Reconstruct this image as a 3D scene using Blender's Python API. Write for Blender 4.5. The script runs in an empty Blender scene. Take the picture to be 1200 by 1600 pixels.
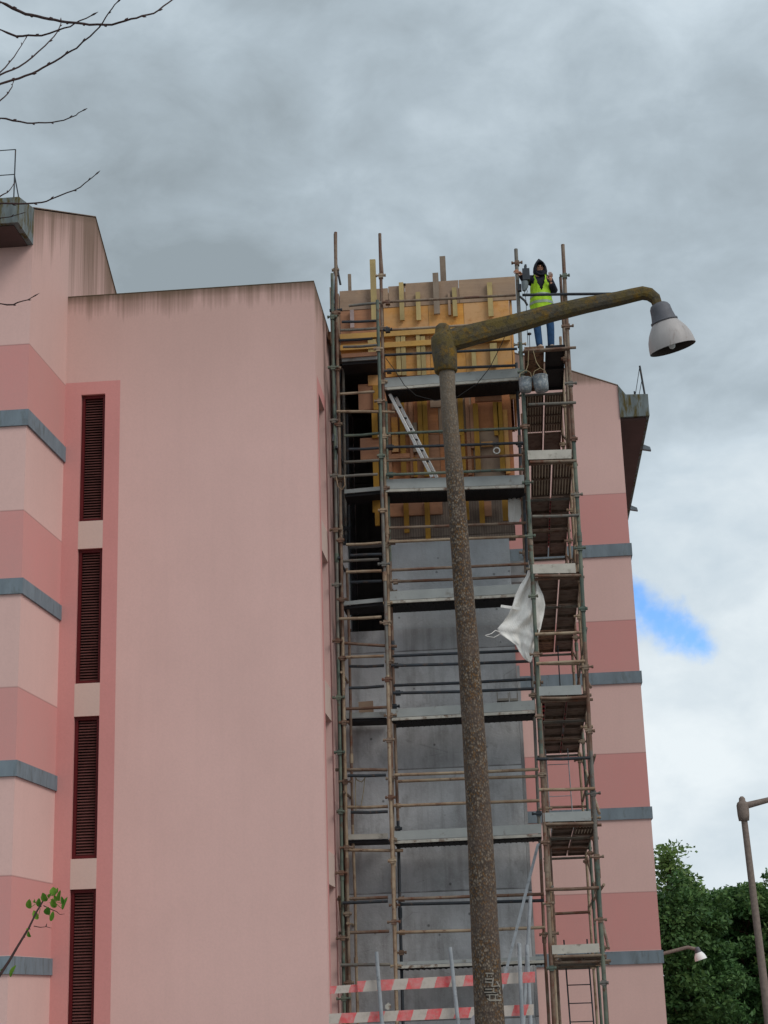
import bpy, bmesh, math, random
from mathutils import Vector, Matrix
random.seed(7)
C = bpy.context.scene.collection
# ------------------------------------------------------------------ camera (at the origin, eye height 1.6 m above the ground)
CX, CY = 600.0, 800.0                      # frame centre in photo pixels (1200 x 1600)
VY, VZ = (830.0, 1555.0), (320.0, -7730.0) # vanishing points of the depth and vertical directions
F = math.sqrt(-((VY[0]-CX)*(VZ[0]-CX)+(VY[1]-CY)*(VZ[1]-CY)))
yv = Vector((VY[0]-CX, -(VY[1]-CY), -F)).normalized()
zv = Vector((VZ[0]-CX, -(VZ[1]-CY), -F)).normalized()
xv = yv.cross(zv)
RT = Matrix((xv, yv, zv))                  # camera -> world
cam = bpy.data.cameras.new('camera'); co = bpy.data.objects.new('camera', cam); C.objects.link(co)
co.matrix_world = RT.to_4x4()
cam.sensor_fit = 'VERTICAL'; cam.sensor_height = 24; cam.lens = F/1600*24
cam.clip_start = 0.1; cam.clip_end = 2000
bpy.context.scene.camera = co
sc = bpy.context.scene
sc.render.resolution_x = 768; sc.render.resolution_y = 1024
sc.view_settings.view_transform = 'Standard'; sc.view_settings.look = 'None'
sc.view_settings.exposure = 0.2; sc.view_settings.gamma = 1
def ray(px, py): return RT @ Vector((px-CX, -(py-CY), -F))
def at(px, py, Y): d = ray(px, py); return d*(Y/d.y)
def lin(c):
    return tuple(((v/255)/12.92 if v <= 10 else (((v/255)+.055)/1.055)**2.4) for v in c)

# ------------------------------------------------------------------ sky: overcast with cloud layer and one blue gap
SUN_EL, SUN_AZ = math.radians(42), math.radians(128)    # azimuth measured from +Y towards +X
W = bpy.data.worlds.new("World"); sc.world = W; W.use_nodes = True
nt = W.node_tree; nt.nodes.clear()
def nn(t, tree=None, **k):
    n = (tree or nt).nodes.new(t)
    for a, b in k.items(): setattr(n, a, b)
    return n
def link(a, b, tree=None): (tree or nt).links.new(a, b)
wo = nn('ShaderNodeOutputWorld')
sky = nn('ShaderNodeTexSky', sky_type='NISHITA'); sky.sun_disc = False
sky.sun_elevation = SUN_EL; sky.sun_rotation = SUN_AZ; sky.air_density = 1.0; sky.dust_density = 0.6; sky.ozone_density = 3.0
bgs = nn('ShaderNodeBackground'); bgs.inputs[1].default_value = 0.15
hsv = nn('ShaderNodeHueSaturation'); hsv.inputs['Hue'].default_value = .512; hsv.inputs['Saturation'].default_value = 1.4; hsv.inputs['Value'].default_value = 1.25; link(sky.outputs[0], hsv.inputs['Color']); link(hsv.outputs[0], bgs.inputs[0])
tc = nn('ShaderNodeTexCoord')
mp = nn('ShaderNodeMapping'); mp.inputs['Scale'].default_value = (2.4, 2.4, 3.7); mp.inputs['Location'].default_value = (5.35, 2.1, .62)
link(tc.outputs['Generated'], mp.inputs[0])
n1 = nn('ShaderNodeTexNoise'); n1.inputs['Scale'].default_value = 1.5; n1.inputs['Detail'].default_value = 9; n1.inputs['Roughness'].default_value = .50; n1.inputs['Distortion'].default_value = .15
link(mp.outputs[0], n1.inputs['Vector'])
sep = nn('ShaderNodeSeparateXYZ'); link(tc.outputs['Generated'], sep.inputs[0])
# brighter towards the horizon
gr = nn('ShaderNodeMapRange'); gr.inputs['From Min'].default_value = .02; gr.inputs['From Max'].default_value = .42
gr.inputs['To Min'].default_value = .19; gr.inputs['To Max'].default_value = -.02
link(sep.outputs[2], gr.inputs['Value'])
n3 = nn('ShaderNodeTexNoise'); n3.inputs['Scale'].default_value = 6.5; n3.inputs['Detail'].default_value = 8; n3.inputs['Roughness'].default_value = .58; n3.inputs['Distortion'].default_value = .3
link(mp.outputs[0], n3.inputs['Vector'])
f3 = nn('ShaderNodeMapRange'); f3.inputs['From Min'].default_value = .25; f3.inputs['From Max'].default_value = .75; f3.inputs['To Min'].default_value = -.085; f3.inputs['To Max'].default_value = .085; link(n3.outputs[0], f3.inputs['Value'])
a0 = nn('ShaderNodeMath', operation='ADD'); link(n1.outputs[0], a0.inputs[0]); link(f3.outputs[0], a0.inputs[1])
ad = nn('ShaderNodeMath', operation='ADD'); link(a0.outputs[0], ad.inputs[0]); link(gr.outputs[0], ad.inputs[1])
cr = nn('ShaderNodeValToRGB'); e = cr.color_ramp.elements
e[0].position = .26; e[0].color = (*lin((140, 151, 158)), 1)
e[1].position = .82; e[1].color = (*lin((222, 230, 234)), 1)
m_ = cr.color_ramp.elements.new(.44); m_.color = (*lin((164, 177, 186)), 1)
m_ = cr.color_ramp.elements.new(.60); m_.color = (*lin((190, 203, 212)), 1)
link(ad.outputs[0], cr.inputs[0])
bgc = nn('ShaderNodeBackground'); bgc.inputs[1].default_value = 1.0; link(cr.outputs[0], bgc.inputs[0])
# ragged gap in the clouds
def skynoise(scale_, k):
    n = nn('ShaderNodeTexNoise'); n.inputs['Scale'].default_value = scale_; n.inputs['Detail'].default_value = 7; n.inputs['Roughness'].default_value = .6
    link(tc.outputs['Generated'], n.inputs['Vector'])
    a = nn('ShaderNodeMath', operation='SUBTRACT'); link(n.outputs[0], a.inputs[0]); a.inputs[1].default_value = .5
    m = nn('ShaderNodeMath', operation='MULTIPLY'); link(a.outputs[0], m.inputs[0]); m.inputs[1].default_value = k; return m.outputs[0]
def gap(px, py, r):
    d = ray(px, py).normalized()
    ds = nn('ShaderNodeVectorMath', operation='DISTANCE'); link(tc.outputs['Generated'], ds.inputs[0]); ds.inputs[1].default_value = d
    mr = nn('ShaderNodeMapRange'); mr.inputs['From Min'].default_value = r; mr.inputs['From Max'].default_value = 0; mr.clamp = False
    link(ds.outputs['Value'], mr.inputs['Value']); return mr.outputs[0]
cur = None
for q in ((970, 938, .024), (985, 942, .023), (1000, 949, .021), (1016, 960, .018), (1032, 968, .020), (1048, 975, .020), (1064, 984, .019), (1080, 995, .017), (1094, 1008, .013)):
    g_ = gap(*q)
    if cur is None: cur = g_
    else:
        mx = nn('ShaderNodeMath', operation='SMOOTH_MAX'); link(cur, mx.inputs[0]); link(g_, mx.inputs[1]); mx.inputs[2].default_value = .12; cur = mx.outputs[0]
for sc__, k in ((26, 1.35), (80, .9)):
    a = nn('ShaderNodeMath', operation='ADD'); link(cur, a.inputs[0]); link(skynoise(sc__, k), a.inputs[1]); cur = a.outputs[0]
fin = nn('ShaderNodeMapRange'); fin.interpolation_type = 'SMOOTHSTEP'; fin.inputs['From Min'].default_value = .0; fin.inputs['From Max'].default_value = .95; fin.inputs['To Max'].default_value = .84
link(cur, fin.inputs['Value'])
ms = nn('ShaderNodeMixShader'); link(fin.outputs[0], ms.inputs[0]); link(bgc.outputs[0], ms.inputs[1]); link(bgs.outputs[0], ms.inputs[2])
link(ms.outputs[0], wo.inputs[0])
# ------------------------------------------------------------------ sun, veiled by the cloud
sl = bpy.data.lights.new('sun', 'SUN'); sl.energy = 1.3; sl.angle = math.radians(28); sl.color = (1, .96, .9)
so = bpy.data.objects.new('sun', sl); C.objects.link(so)
sd = Vector((math.sin(SUN_AZ)*math.cos(SUN_EL), math.cos(SUN_AZ)*math.cos(SUN_EL), math.sin(SUN_EL)))
so.rotation_euler = sd.to_track_quat('Z', 'Y').to_euler()

# ------------------------------------------------------------------ materials
def base(name, rough=.85, metal=0):
    m = bpy.data.materials.new(name); m.use_nodes = True
    b = m.node_tree.nodes['Principled BSDF']; b.inputs['Roughness'].default_value = rough; b.inputs['Metallic'].default_value = metal
    b.inputs['Specular IOR Level'].default_value = .3
    return m, m.node_tree, b
def noise(t, vec, scale, detail=5, rough=.55, dist=0):
    n = nn('ShaderNodeTexNoise', t); n.inputs['Scale'].default_value = scale; n.inputs['Detail'].default_value = detail
    n.inputs['Roughness'].default_value = rough; n.inputs['Distortion'].default_value = dist
    link(vec, n.inputs['Vector'], t); return n.outputs[0]
def mapping(t, vec, s):
    n = nn('ShaderNodeMapping', t); n.inputs['Scale'].default_value = s; link(vec, n.inputs[0], t); return n.outputs[0]
def rng(t, v, a, b, c=0., d=1.):
    n = nn('ShaderNodeMapRange', t); n.inputs['From Min'].default_value = a; n.inputs['From Max'].default_value = b
    n.inputs['To Min'].default_value = c; n.inputs['To Max'].default_value = d; link(v, n.inputs['Value'], t); return n.outputs[0]
def mixc(t, f, a, b):
    n = nn('ShaderNodeMix', t, data_type='RGBA')
    for s, v in ((n.inputs[0], f), (n.inputs[6], a), (n.inputs[7], b)):
        if isinstance(v, (int, float)): s.default_value = v
        elif isinstance(v, tuple): s.default_value = (*v[:3], 1)
        else: link(v, s, t)
    return n.outputs[2]
def mth(t, op, a, b=None):
    n = nn('ShaderNodeMath', t, operation=op)
    for i, v in enumerate((a, b)):
        if v is None: continue
        if isinstance(v, (int, float)): n.inputs[i].default_value = v
        else: link(v, n.inputs[i], t)
    return n.outputs[0]
def bump(t, b, h, strength, dist=.01):
    n = nn('ShaderNodeBump', t); n.inputs['Strength'].default_value = strength; n.inputs['Distance'].default_value = dist
    link(h, n.inputs['Height'], t); link(n.outputs[0], b.inputs['Normal'], t)
def scale(c, k): return tuple(min(1, v*k) for v in c[:3])
def simple(name, col, rough=.8, metal=0, var=.2, sc_=6, bmp=.2, col2=None, amt=(.45, .65), sv=(1, 1, 1)):
    """noise-mottled colour with an optional second colour in patches"""
    m, t, b = base(name, rough, metal); g = nn('ShaderNodeNewGeometry', t)
    v = mapping(t, g.outputs['Position'], sv)
    a = noise(t, v, sc_, 6)
    c = mixc(t, rng(t, a, .3, .7), scale(col, 1-var), scale(col, 1+var))
    if col2:
        p = noise(t, v, sc_*1.7, 7, .62, .2)
        c = mixc(t, rng(t, p, *amt), c, tuple(col2[:3]))
    link(c, b.inputs['Base Color'], t)
    if bmp: bump(t, b, noise(t, v, sc_*6, 4), bmp)
    return m
PL, PD, BG = lin((224, 185, 177)), lin((212, 148, 143)), lin((212, 186, 175))
def pink(name, zoned, ztop, streak, one=None, slen=1.0):
    m, t, b = base(name, .92); g = nn('ShaderNodeNewGeometry', t)
    P = g.outputs['Position']; s = nn('ShaderNodeSeparateXYZ', t); link(P, s.inputs[0], t); z = s.outputs[2]
    if zoned:
        fm = nn('ShaderNodeMath', t, operation='FLOORED_MODULO'); link(mth(t, 'SUBTRACT', z, .79), fm.inputs[0], t); fm.inputs[1].default_value = 2.8
        lo = mth(t, 'LESS_THAN', fm.outputs[0], 1.13); hi = mth(t, 'LESS_THAN', z, 10.33)
        zone = mth(t, 'MULTIPLY', lo, hi)
        c = mixc(t, zone, PL, PD)
        # narrow drip groove where the two paints meet
        d = mth(t, 'ABSOLUTE', mth(t, 'SUBTRACT', fm.outputs[0], 1.13)); gl = mth(t, 'MULTIPLY', mth(t, 'LESS_THAN', d, .012), hi)
        c = mixc(t, mth(t, 'MULTIPLY', gl, .45), c, scale(PD, .45))
    else:
        c = mixc(t, 0., one or PL, PD)
    # faint blotches and roller marks, dust
    bl = noise(t, mapping(t, P, (1, 1, .7)), .9, 6, .6)
    c = mixc(t, rng(t, bl, .35, .7, 0, .22), c, scale(one or PL, .72))
    vs = noise(t, mapping(t, P, (7, 7, .25)), 1.0, 6, .6)
    c = mixc(t, rng(t, vs, .5, .85, 0, .10), c, scale(one or PL, .65))
    fine = noise(t, P, 26, 3, .6)
    c = mixc(t, rng(t, fine, .35, .75, 0, .14), c, scale(one or PL, .6))
    if streak:
        # rain streaks hanging from the top edge
        n = noise(t, mapping(t, P, (15, 15, .14)), 1.0, 6, .7)
        n2_ = noise(t, mapping(t, P, (2.2, 2.2, .1)), 1.0, 3, .5)
        L = mth(t, 'ADD', mth(t, 'MULTIPLY', n, .9*slen), mth(t, 'MULTIPLY', n2_, 1.1*slen))
        L = mth(t, 'SUBTRACT', L, .55*slen)
        if callable(ztop): dist = ztop(t, s)
        else: dist = mth(t, 'SUBTRACT', ztop, z)
        f = mth(t, 'DIVIDE', mth(t, 'SUBTRACT', L, dist), .5*slen)
        cl = nn('ShaderNodeClamp', t); link(f, cl.inputs[0], t)
        c = mixc(t, mth(t, 'MULTIPLY', cl.outputs[0], streak), c, lin((104, 84, 66)))
        top = rng(t, dist, .02, .16, .75, 0.)
        c = mixc(t, mth(t, 'MULTIPLY', top, mth(t, 'ADD', n, .25)), c, lin((74, 66, 48)))
        wide = rng(t, dist, 0, 3.4*slen, .30, 0.)
        c = mixc(t, wide, c, lin((140, 112, 96)))
    link(c, b.inputs['Base Color'], t)
    bump(t, b, noise(t, P, 45, 4, .6), .35, .004)
    return m
def gable_dist(apY, apZ, up, dn):
    def f(t, s):
        dy = mth(t, 'SUBTRACT', s.outputs[1], apY)
        l = mth(t, 'MULTIPLY', mth(t, 'MINIMUM', dy, 0.), up); r = mth(t, 'MULTIPLY', mth(t, 'MAXIMUM', dy, 0.), -dn)
        return mth(t, 'SUBTRACT', mth(t, 'ADD', mth(t, 'ADD', l, r), apZ), s.outputs[2])
    return f
M = {}
M['pink_gable_dirty'] = pink('pink_paint_rain_stained', False, gable_dist(27.5, 14.37, .45, .5), .85, slen=4.5)
M['pink_gable_left'] = pink('pink_paint_zoned_stained', True, gable_dist(27.5, 14.37, .45, .5), .8, slen=1.7)
M['pink_front'] = pink('pink_paint_zoned', True, 12.0, 0)
M['pink_big'] = pink('pink_paint_plain', False, 11.97, .85, slen=.9)
M['pink_side'] = pink('pink_paint_side', False, 11.97, .9, slen=1.3)
M['pink_right'] = pink('pink_paint_zoned_right', True, 13.0, .35, slen=.5)
M['pink_dark'] = pink('pink_paint_dark', False, 0, 0, one=PD)
M['beige'] = pink('beige_spandrel_paint', False, 0, 0, one=BG)
M['grey_paint'] = simple('grey_paint', lin((120, 131, 139)), .85, var=.14, sc_=2, bmp=.25, col2=lin((96, 102, 104)), amt=(.52, .72), sv=(2.5, 2.5, .8))
M['grey_stained'] = simple('grey_paint_stained', lin((108, 116, 117)), .85, var=.3, sc_=3, col2=lin((84, 74, 38)), amt=(.47, .60), sv=(2.2, 1.2, .45))
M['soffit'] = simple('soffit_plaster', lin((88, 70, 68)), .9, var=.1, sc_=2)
M['maroon'] = simple('maroon_metal', lin((86, 14, 18)), .5, var=.15, sc_=4, bmp=0)
M['slat'] = simple('maroon_slat', lin((104, 66, 62)), .55, var=.25, sc_=5, bmp=0)
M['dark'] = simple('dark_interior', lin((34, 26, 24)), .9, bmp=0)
M['roof'] = simple('roof_sheet', lin((120, 100, 84)), .8)
M['coping'] = simple('dirty_coping', lin((92, 80, 62)), .9)
M['glass'] = simple('dusty_glass', lin((96, 92, 92)), .25, var=.15, bmp=0)
M['muntin'] = simple('window_bars', lin((170, 150, 146)), .6, bmp=0)
# raw concrete of the shaft
def concrete(name, col, dk, boards=False):
    m, t, b = base(name, .9); g = nn('ShaderNodeNewGeometry', t); P = g.outputs['Position']
    s = nn('ShaderNodeSeparateXYZ', t); link(P, s.inputs[0], t)
    c = mixc(t, rng(t, noise(t, P, .8, 7, .62, .3), .35, .66), col, scale(col, .62))
    c = mixc(t, rng(t, noise(t, mapping(t, P, (1, 1, .5)), 4, 8, .7), .5, .72, 0, .6), c, dk)
    c = mixc(t, rng(t, noise(t, mapping(t, P, (6, 6, .35)), 1.2, 5, .6), .5, .75, 0, .55), c, dk)
    c = mixc(t, rng(t, noise(t, P, 30, 3), .55, .8, 0, .25), c, scale(col, 1.35))
    # pale laitance just under each pour joint, a dark line at the joint (every 2.05 m)
    fm = nn('ShaderNodeMath', t, operation='FLOORED_MODULO'); link(mth(t, 'ADD', s.outputs[2], .35), fm.inputs[0], t); fm.inputs[1].default_value = 2.05
    jl = mth(t, 'ADD', fm.outputs[0], mth(t, 'MULTIPLY', noise(t, P, 3, 3), .05))
    c = mixc(t, rng(t, jl, .03, .055, .9, 0.), c, scale(dk, .7))
    c = mixc(t, rng(t, jl, 1.55, 2.05, 0, .35), c, scale(col, 1.25))
    sp = nn('ShaderNodeTexVoronoi', t); sp.inputs['Scale'].default_value = 3.2; link(P, sp.inputs['Vector'], t)
    c = mixc(t, rng(t, sp.outputs['Distance'], .05, .09, .7, 0.), c, scale(dk, .35))
    ck = nn('ShaderNodeTexVoronoi', t, feature='DISTANCE_TO_EDGE'); ck.inputs['Scale'].default_value = .55; link(mapping(t, P, (1, 1, 2.4)), ck.inputs['Vector'], t)
    c = mixc(t, mth(t, 'MULTIPLY', rng(t, mth(t, 'ADD', ck.outputs['Distance'], mth(t, 'MULTIPLY', noise(t, P, 5, 4), .05)), .020, .028, .28, 0.), 1.), c, scale(dk, .5))
    if boards:
        w = nn('ShaderNodeTexWave', t); w.inputs['Scale'].default_value = 7; w.inputs['Distortion'].default_value = 1.2; w.bands_direction = 'X'
        link(P, w.inputs[0], t); c = mixc(t, rng(t, w.outputs[1], 0, 1, 0, .5), c, dk)
    link(c, b.inputs['Base Color'], t); bump(t, b, noise(t, P, 14, 6, .6), .5, .02)
    return m
M['concrete'] = concrete('raw_concrete', lin((196, 196, 197)), lin((126, 122, 120)))
M['concrete_new'] = concrete('fresh_concrete', lin((194, 197, 200)), lin((160, 161, 163)))
M['concrete_board'] = concrete('board_marked_concrete', lin((148, 132, 120)), lin((88, 76, 68)), True)
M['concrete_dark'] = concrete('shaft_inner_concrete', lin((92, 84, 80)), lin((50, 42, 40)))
def wood(name, col, col2, axis='Z', stain=None):
    m, t, b = base(name, .75); g = nn('ShaderNodeNewGeometry', t); P = g.outputs['Position']
    oi = nn('ShaderNodeObjectInfo', t)
    off = nn('ShaderNodeVectorMath', t, operation='SCALE'); link(P, off.inputs[0], t); off.inputs['Scale'].default_value = 1
    va = nn('ShaderNodeVectorMath', t, operation='ADD'); link(P, va.inputs[0], t)
    cb = nn('ShaderNodeCombineXYZ', t); link(mth(t, 'MULTIPLY', oi.outputs['Random'], 37.), cb.inputs[0], t); link(cb.outputs[0], va.inputs[1], t)
    s = {'Z': (16, 16, .8), 'X': (.8, 16, 16), 'N': (4, 4, 4)}[axis]
    gn = noise(t, mapping(t, va.outputs[0], s), 1.5, 7, .6, .4)
    c = mixc(t, rng(t, gn, .3, .72), col, col2)
    pb = noise(t, va.outputs[0], 1.3, 5, .6)
    c = mixc(t, rng(t, pb, .38, .6, 0, .85), c, stain or scale(col2, .7))
    c = mixc(t, rng(t, noise(t, va.outputs[0], 5, 6, .7), .52, .7, 0, .5), c, scale(col2, .55))
    r = rng(t, oi.outputs['Random'], 0, 1, .0, .45)
    c = mixc(t, r, c, scale(col, .6))
    link(c, b.inputs['Base Color'], t); bump(t, b, gn, .3)
    return m
M['ply_gold'] = wood('golden_plywood', lin((226, 166, 82)), lin((208, 138, 62)), 'X', lin((202, 160, 118)))
M['ply_orange'] = wood('orange_plywood', lin((206, 138, 90)), lin((180, 110, 66)), 'X', lin((164, 112, 84)))
M['ply_brown'] = wood('brown_plywood', lin((196, 142, 106)), lin((164, 112, 82)), 'X', lin((156, 116, 94)))
M['ply_weather'] = wood('weathered_plywood', lin((188, 158, 130)), lin((164, 134, 110)), 'X', lin((148, 126, 112)))
M['stud'] = wood('pine_stud', lin((208, 186, 130)), lin((186, 160, 104)), 'Z', lin((160, 140, 98)))
M['stud_y'] = wood('yellow_stud', lin((196, 146, 54)), lin((168, 120, 42)), 'Z', lin((148, 112, 52)))
M['timber_grey'] = wood('grey_timber', lin((172, 154, 136)), lin((140, 122, 106)), 'Z')
M['waler'] = wood('yellow_waler', lin((226, 178, 96)), lin((204, 154, 82)), 'X', lin((190, 152, 104)))
# scaffold
def tubemat(name, a, b2, c3, rough=.6):
    m, t, b = base(name, rough); g = nn('ShaderNodeNewGeometry', t); P = g.outputs['Position']
    c = mixc(t, rng(t, noise(t, P, 2.2, 6, .65), .42, .6), a, b2)
    c = mixc(t, rng(t, noise(t, P, 9, 6, .7), .55, .66, 0, .9), c, c3)
    link(c, b.inputs['Base Color'], t); bump(t, b, noise(t, P, 60, 3), .3, .003)
    return m
RU, GN, GY, PA, NV = lin((102, 74, 60)), lin((78, 90, 82)), lin((122, 116, 106)), lin((160, 142, 120)), lin((54, 60, 66))
M['t_rust'] = tubemat('rusty_tube', RU, lin((132, 116, 100)), lin((104, 58, 38)))
M['t_green'] = tubemat('green_painted_tube', GN, lin((108, 114, 100)), lin((92, 64, 48)))
M['t_grey'] = tubemat('galvanised_tube', GY, lin((100, 98, 94)), RU)
M['t_pale'] = tubemat('pale_tube', PA, lin((136, 110, 88)), RU)
M['t_navy'] = tubemat('dark_tube', NV, lin((48, 50, 54)), lin((90, 74, 64)))
M['t_white'] = tubemat('zinc_pole', lin((162, 166, 170)), lin((138, 142, 146)), lin((120, 122, 124)), .45)
M['board'] = simple('aluminium_toe_board', lin((154, 157, 155)), .6, 0, var=.12, sc_=3, bmp=.1, col2=lin((118, 112, 104)), amt=(.58, .72))
M['board_pale'] = simple('pale_toe_board', lin((184, 178, 167)), .6, 0, var=.12, sc_=5, bmp=.1, col2=lin((132, 124, 112)), amt=(.55, .7))
M['ledge'] = simple('deck_rail', lin((176, 172, 162)), .6, 0, var=.2, sc_=5, bmp=.1, col2=lin((110, 88, 74)), amt=(.52, .66))
M['deck'] = simple('steel_deck', lin((112, 96, 86)), .8, 0, var=.3, sc_=4, bmp=.2, col2=lin((90, 66, 50)), amt=(.5, .65))
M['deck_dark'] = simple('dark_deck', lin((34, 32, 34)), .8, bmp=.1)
M['deck_brown'] = simple('rusty_deck', lin((140, 108, 84)), .85, var=.3, sc_=7, col2=lin((60, 44, 36)))
M['rib'] = simple('deck_rib', lin((190, 176, 156)), .7, bmp=0)
# lamp
def lampmat():
    m, t, b = base('exposed_aggregate', .95); g = nn('ShaderNodeNewGeometry', t); P = g.outputs['Position']
    v = nn('ShaderNodeTexVoronoi', t); v.inputs['Scale'].default_value = 85; link(mapping(t, P, (1, 1, .7)), v.inputs['Vector'], t)
    hs = nn('ShaderNodeSeparateColor', t); link(v.outputs['Color'], hs.inputs[0], t)
    c = mixc(t, rng(t, hs.outputs[0], .2, .9), lin((76, 67, 60)), lin((140, 126, 110)))
    c = mixc(t, rng(t, hs.outputs[1], .62, .75), c, lin((112, 84, 54)))
    c = mixc(t, rng(t, v.outputs['Distance'], .3, .62, 0, .7), c, lin((56, 46, 42)))
    c = mixc(t, rng(t, noise(t, P, 3, 5), .4, .62, 0, .5), c, lin((92, 78, 70)))
    s = nn('ShaderNodeSeparateXYZ', t); link(P, s.inputs[0], t)
    c = mixc(t, mth(t, 'MULTIPLY', rng(t, s.outputs[2], 3.6, 4.9), .65), c, lin((128, 118, 104)))
    link(c, b.inputs['Base Color'], t); bump(t, b, v.outputs['Distance'], .6, .006)
    return m
M['aggregate'] = lampmat()
def lichen():
    m, t, b = base('lichen_concrete', .95); g = nn('ShaderNodeNewGeometry', t); P = g.outputs['Position']
    c = mixc(t, rng(t, noise(t, P, 5, 7, .7), .38, .62), lin((84, 78, 68)), lin((98, 84, 46)))
    c = mixc(t, rng(t, noise(t, P, 8, 7, .75), .52, .64, 0, .85), c, lin((126, 94, 26)))
    c = mixc(t, rng(t, noise(t, P, 26, 5, .7), .5, .66, 0, .7), c, lin((54, 50, 44)))
    link(c, b.inputs['Base Color'], t); bump(t, b, noise(t, P, 50, 5, .7), .8, .01)
    return m
M['lichen'] = lichen()
M['lamp_cap'] = simple('dark_lamp_cap', lin((98, 98, 104)), .6, var=.2, sc_=12, bmp=.1)
M['lamp_shade'] = simple('dusty_lamp_shade', lin((172, 166, 164)), .5, var=.08, sc_=8, bmp=.02, col2=lin((128, 108, 96)), amt=(.56, .8), sv=(2.2, 2.2, .7))
M['lamp_in'] = simple('lamp_inside', lin((58, 50, 46)), .7, bmp=0)
M['bulb'] = simple('lamp_bulb', lin((220, 224, 226)), .2, bmp=0, var=.03)
M['pole_brown'] = simple('brown_pole', lin((126, 112, 104)), .9, var=.2, sc_=20, bmp=.3)
M['white_paint'] = simple('worn_white_paint', lin((140, 134, 125)), .8, var=.1, sc_=60, bmp=0, col2=lin((120, 112, 102)), amt=(.5, .7))
M['black_paint'] = simple('black_paint', lin((34, 32, 30)), .8, bmp=0)
M['sheet'] = simple('white_sheet', lin((232, 228, 222)), .8, var=.08, sc_=2, bmp=.9, sv=(5, 1, 2))
M['alu'] = simple('ladder_aluminium', lin((240, 240, 238)), .5, 0, var=.06, bmp=0)
M['bucket'] = simple('galvanised_bucket', lin((132, 140, 146)), .5, .15, var=.25, sc_=14, bmp=.1, col2=lin((176, 178, 176)), amt=(.5, .6))
M['rope'] = simple('rope', lin((150, 134, 104)), .9, bmp=0)
M['cable'] = simple('black_cable', lin((40, 38, 38)), .8, bmp=0)
M['bark'] = simple('twig_bark', lin((66, 48, 46)), .85, var=.3, sc_=40)
M['bark_brown'] = simple('brown_bark', lin((84, 62, 48)), .9, var=.3, sc_=9)
M['hoist'] = simple('hoist_casing', lin((58, 62, 68)), .5, bmp=.1)
M['hoist_light'] = simple('hoist_drum', lin((110, 118, 120)), .5, bmp=.1)
def barrier():
    m, t, b = base('red_white_paint', .8); g = nn('ShaderNodeNewGeometry', t); P = g.outputs['Position']
    s = nn('ShaderNodeSeparateXYZ', t); link(P, s.inputs[0], t)
    u = mth(t, 'ADD', s.outputs[0], mth(t, 'MULTIPLY', s.outputs[2], -.35))
    u = mth(t, 'ADD', u, mth(t, 'MULTIPLY', noise(t, P, 9, 3), .03))
    fm = nn('ShaderNodeMath', t, operation='FLOORED_MODULO'); link(mth(t, 'ADD', u, 2.02), fm.inputs[0], t); fm.inputs[1].default_value = .37
    st = mth(t, 'LESS_THAN', fm.outputs[0], .19)
    red = mixc(t, rng(t, noise(t, P, 8, 6, .7), .4, .62), lin((222, 92, 94)), lin((214, 142, 140)))
    c = mixc(t, st, lin((196, 184, 174)), red)
    c = mixc(t, rng(t, noise(t, P, 14, 6, .7), .5, .72, 0, .5), c, lin((150, 136, 120)))
    link(c, b.inputs['Base Color'], t); return m
M['barrier'] = barrier()
def foliage(name, a, b2, c3):
    m, t, b = base(name, .6); g = nn('ShaderNodeNewGeometry', t)
    r = g.outputs['Random Per Island']
    c = mixc(t, r, a, b2)
    c = mixc(t, rng(t, noise(t, g.outputs['Position'], .7, 4), .45, .62, 0, .7), c, c3)
    link(c, b.inputs['Base Color'], t)
    tr = nn('ShaderNodeBsdfTranslucent', t); link(c, tr.inputs[0], t)
    mxs = nn('ShaderNodeMixShader', t); mxs.inputs[0].default_value = .25
    out = t.nodes['Material Output']; link(b.outputs[0], mxs.inputs[1], t); link(tr.outputs[0], mxs.inputs[2], t); link(mxs.outputs[0], out.inputs[0], t)
    return m
M['leaf_dark'] = foliage('evergreen_leaves', lin((48, 78, 42)), lin((98, 132, 72)), lin((58, 96, 50)))
M['leaf_mid'] = foliage('green_leaves', lin((82, 112, 58)), lin((136, 162, 92)), lin((98, 124, 80)))
M['leaf_fresh'] = foliage('fresh_leaves', lin((70, 116, 34)), lin((120, 158, 54)), lin((86, 130, 40)))
M['ground'] = simple('ground_dusty_paving', (.19, .175, .16), .95, var=.25, sc_=1.5, col2=(.26, .235, .21))
M['skin'] = simple('skin', lin((188, 138, 112)), .6, var=.08, bmp=0)
M['hood'] = simple('dark_hoodie', lin((40, 40, 50)), .95, var=.2, sc_=20, bmp=.3)
M['jeans'] = simple('blue_jeans', lin((52, 84, 122)), .95, var=.25, sc_=12, bmp=.3)
M['vest'] = simple('hi_vis_vest', lin((176, 222, 50)), .7, var=.12, sc_=9, bmp=.4)
M['reflect'] = simple('reflective_band', lin((164, 178, 156)), .4, bmp=0)
M['boots'] = simple('tan_boots', lin((186, 164, 146)), .8, bmp=.1)
M['cabinet'] = simple('cabinet_grey', lin((148, 144, 150)), .7, var=.1)

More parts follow.
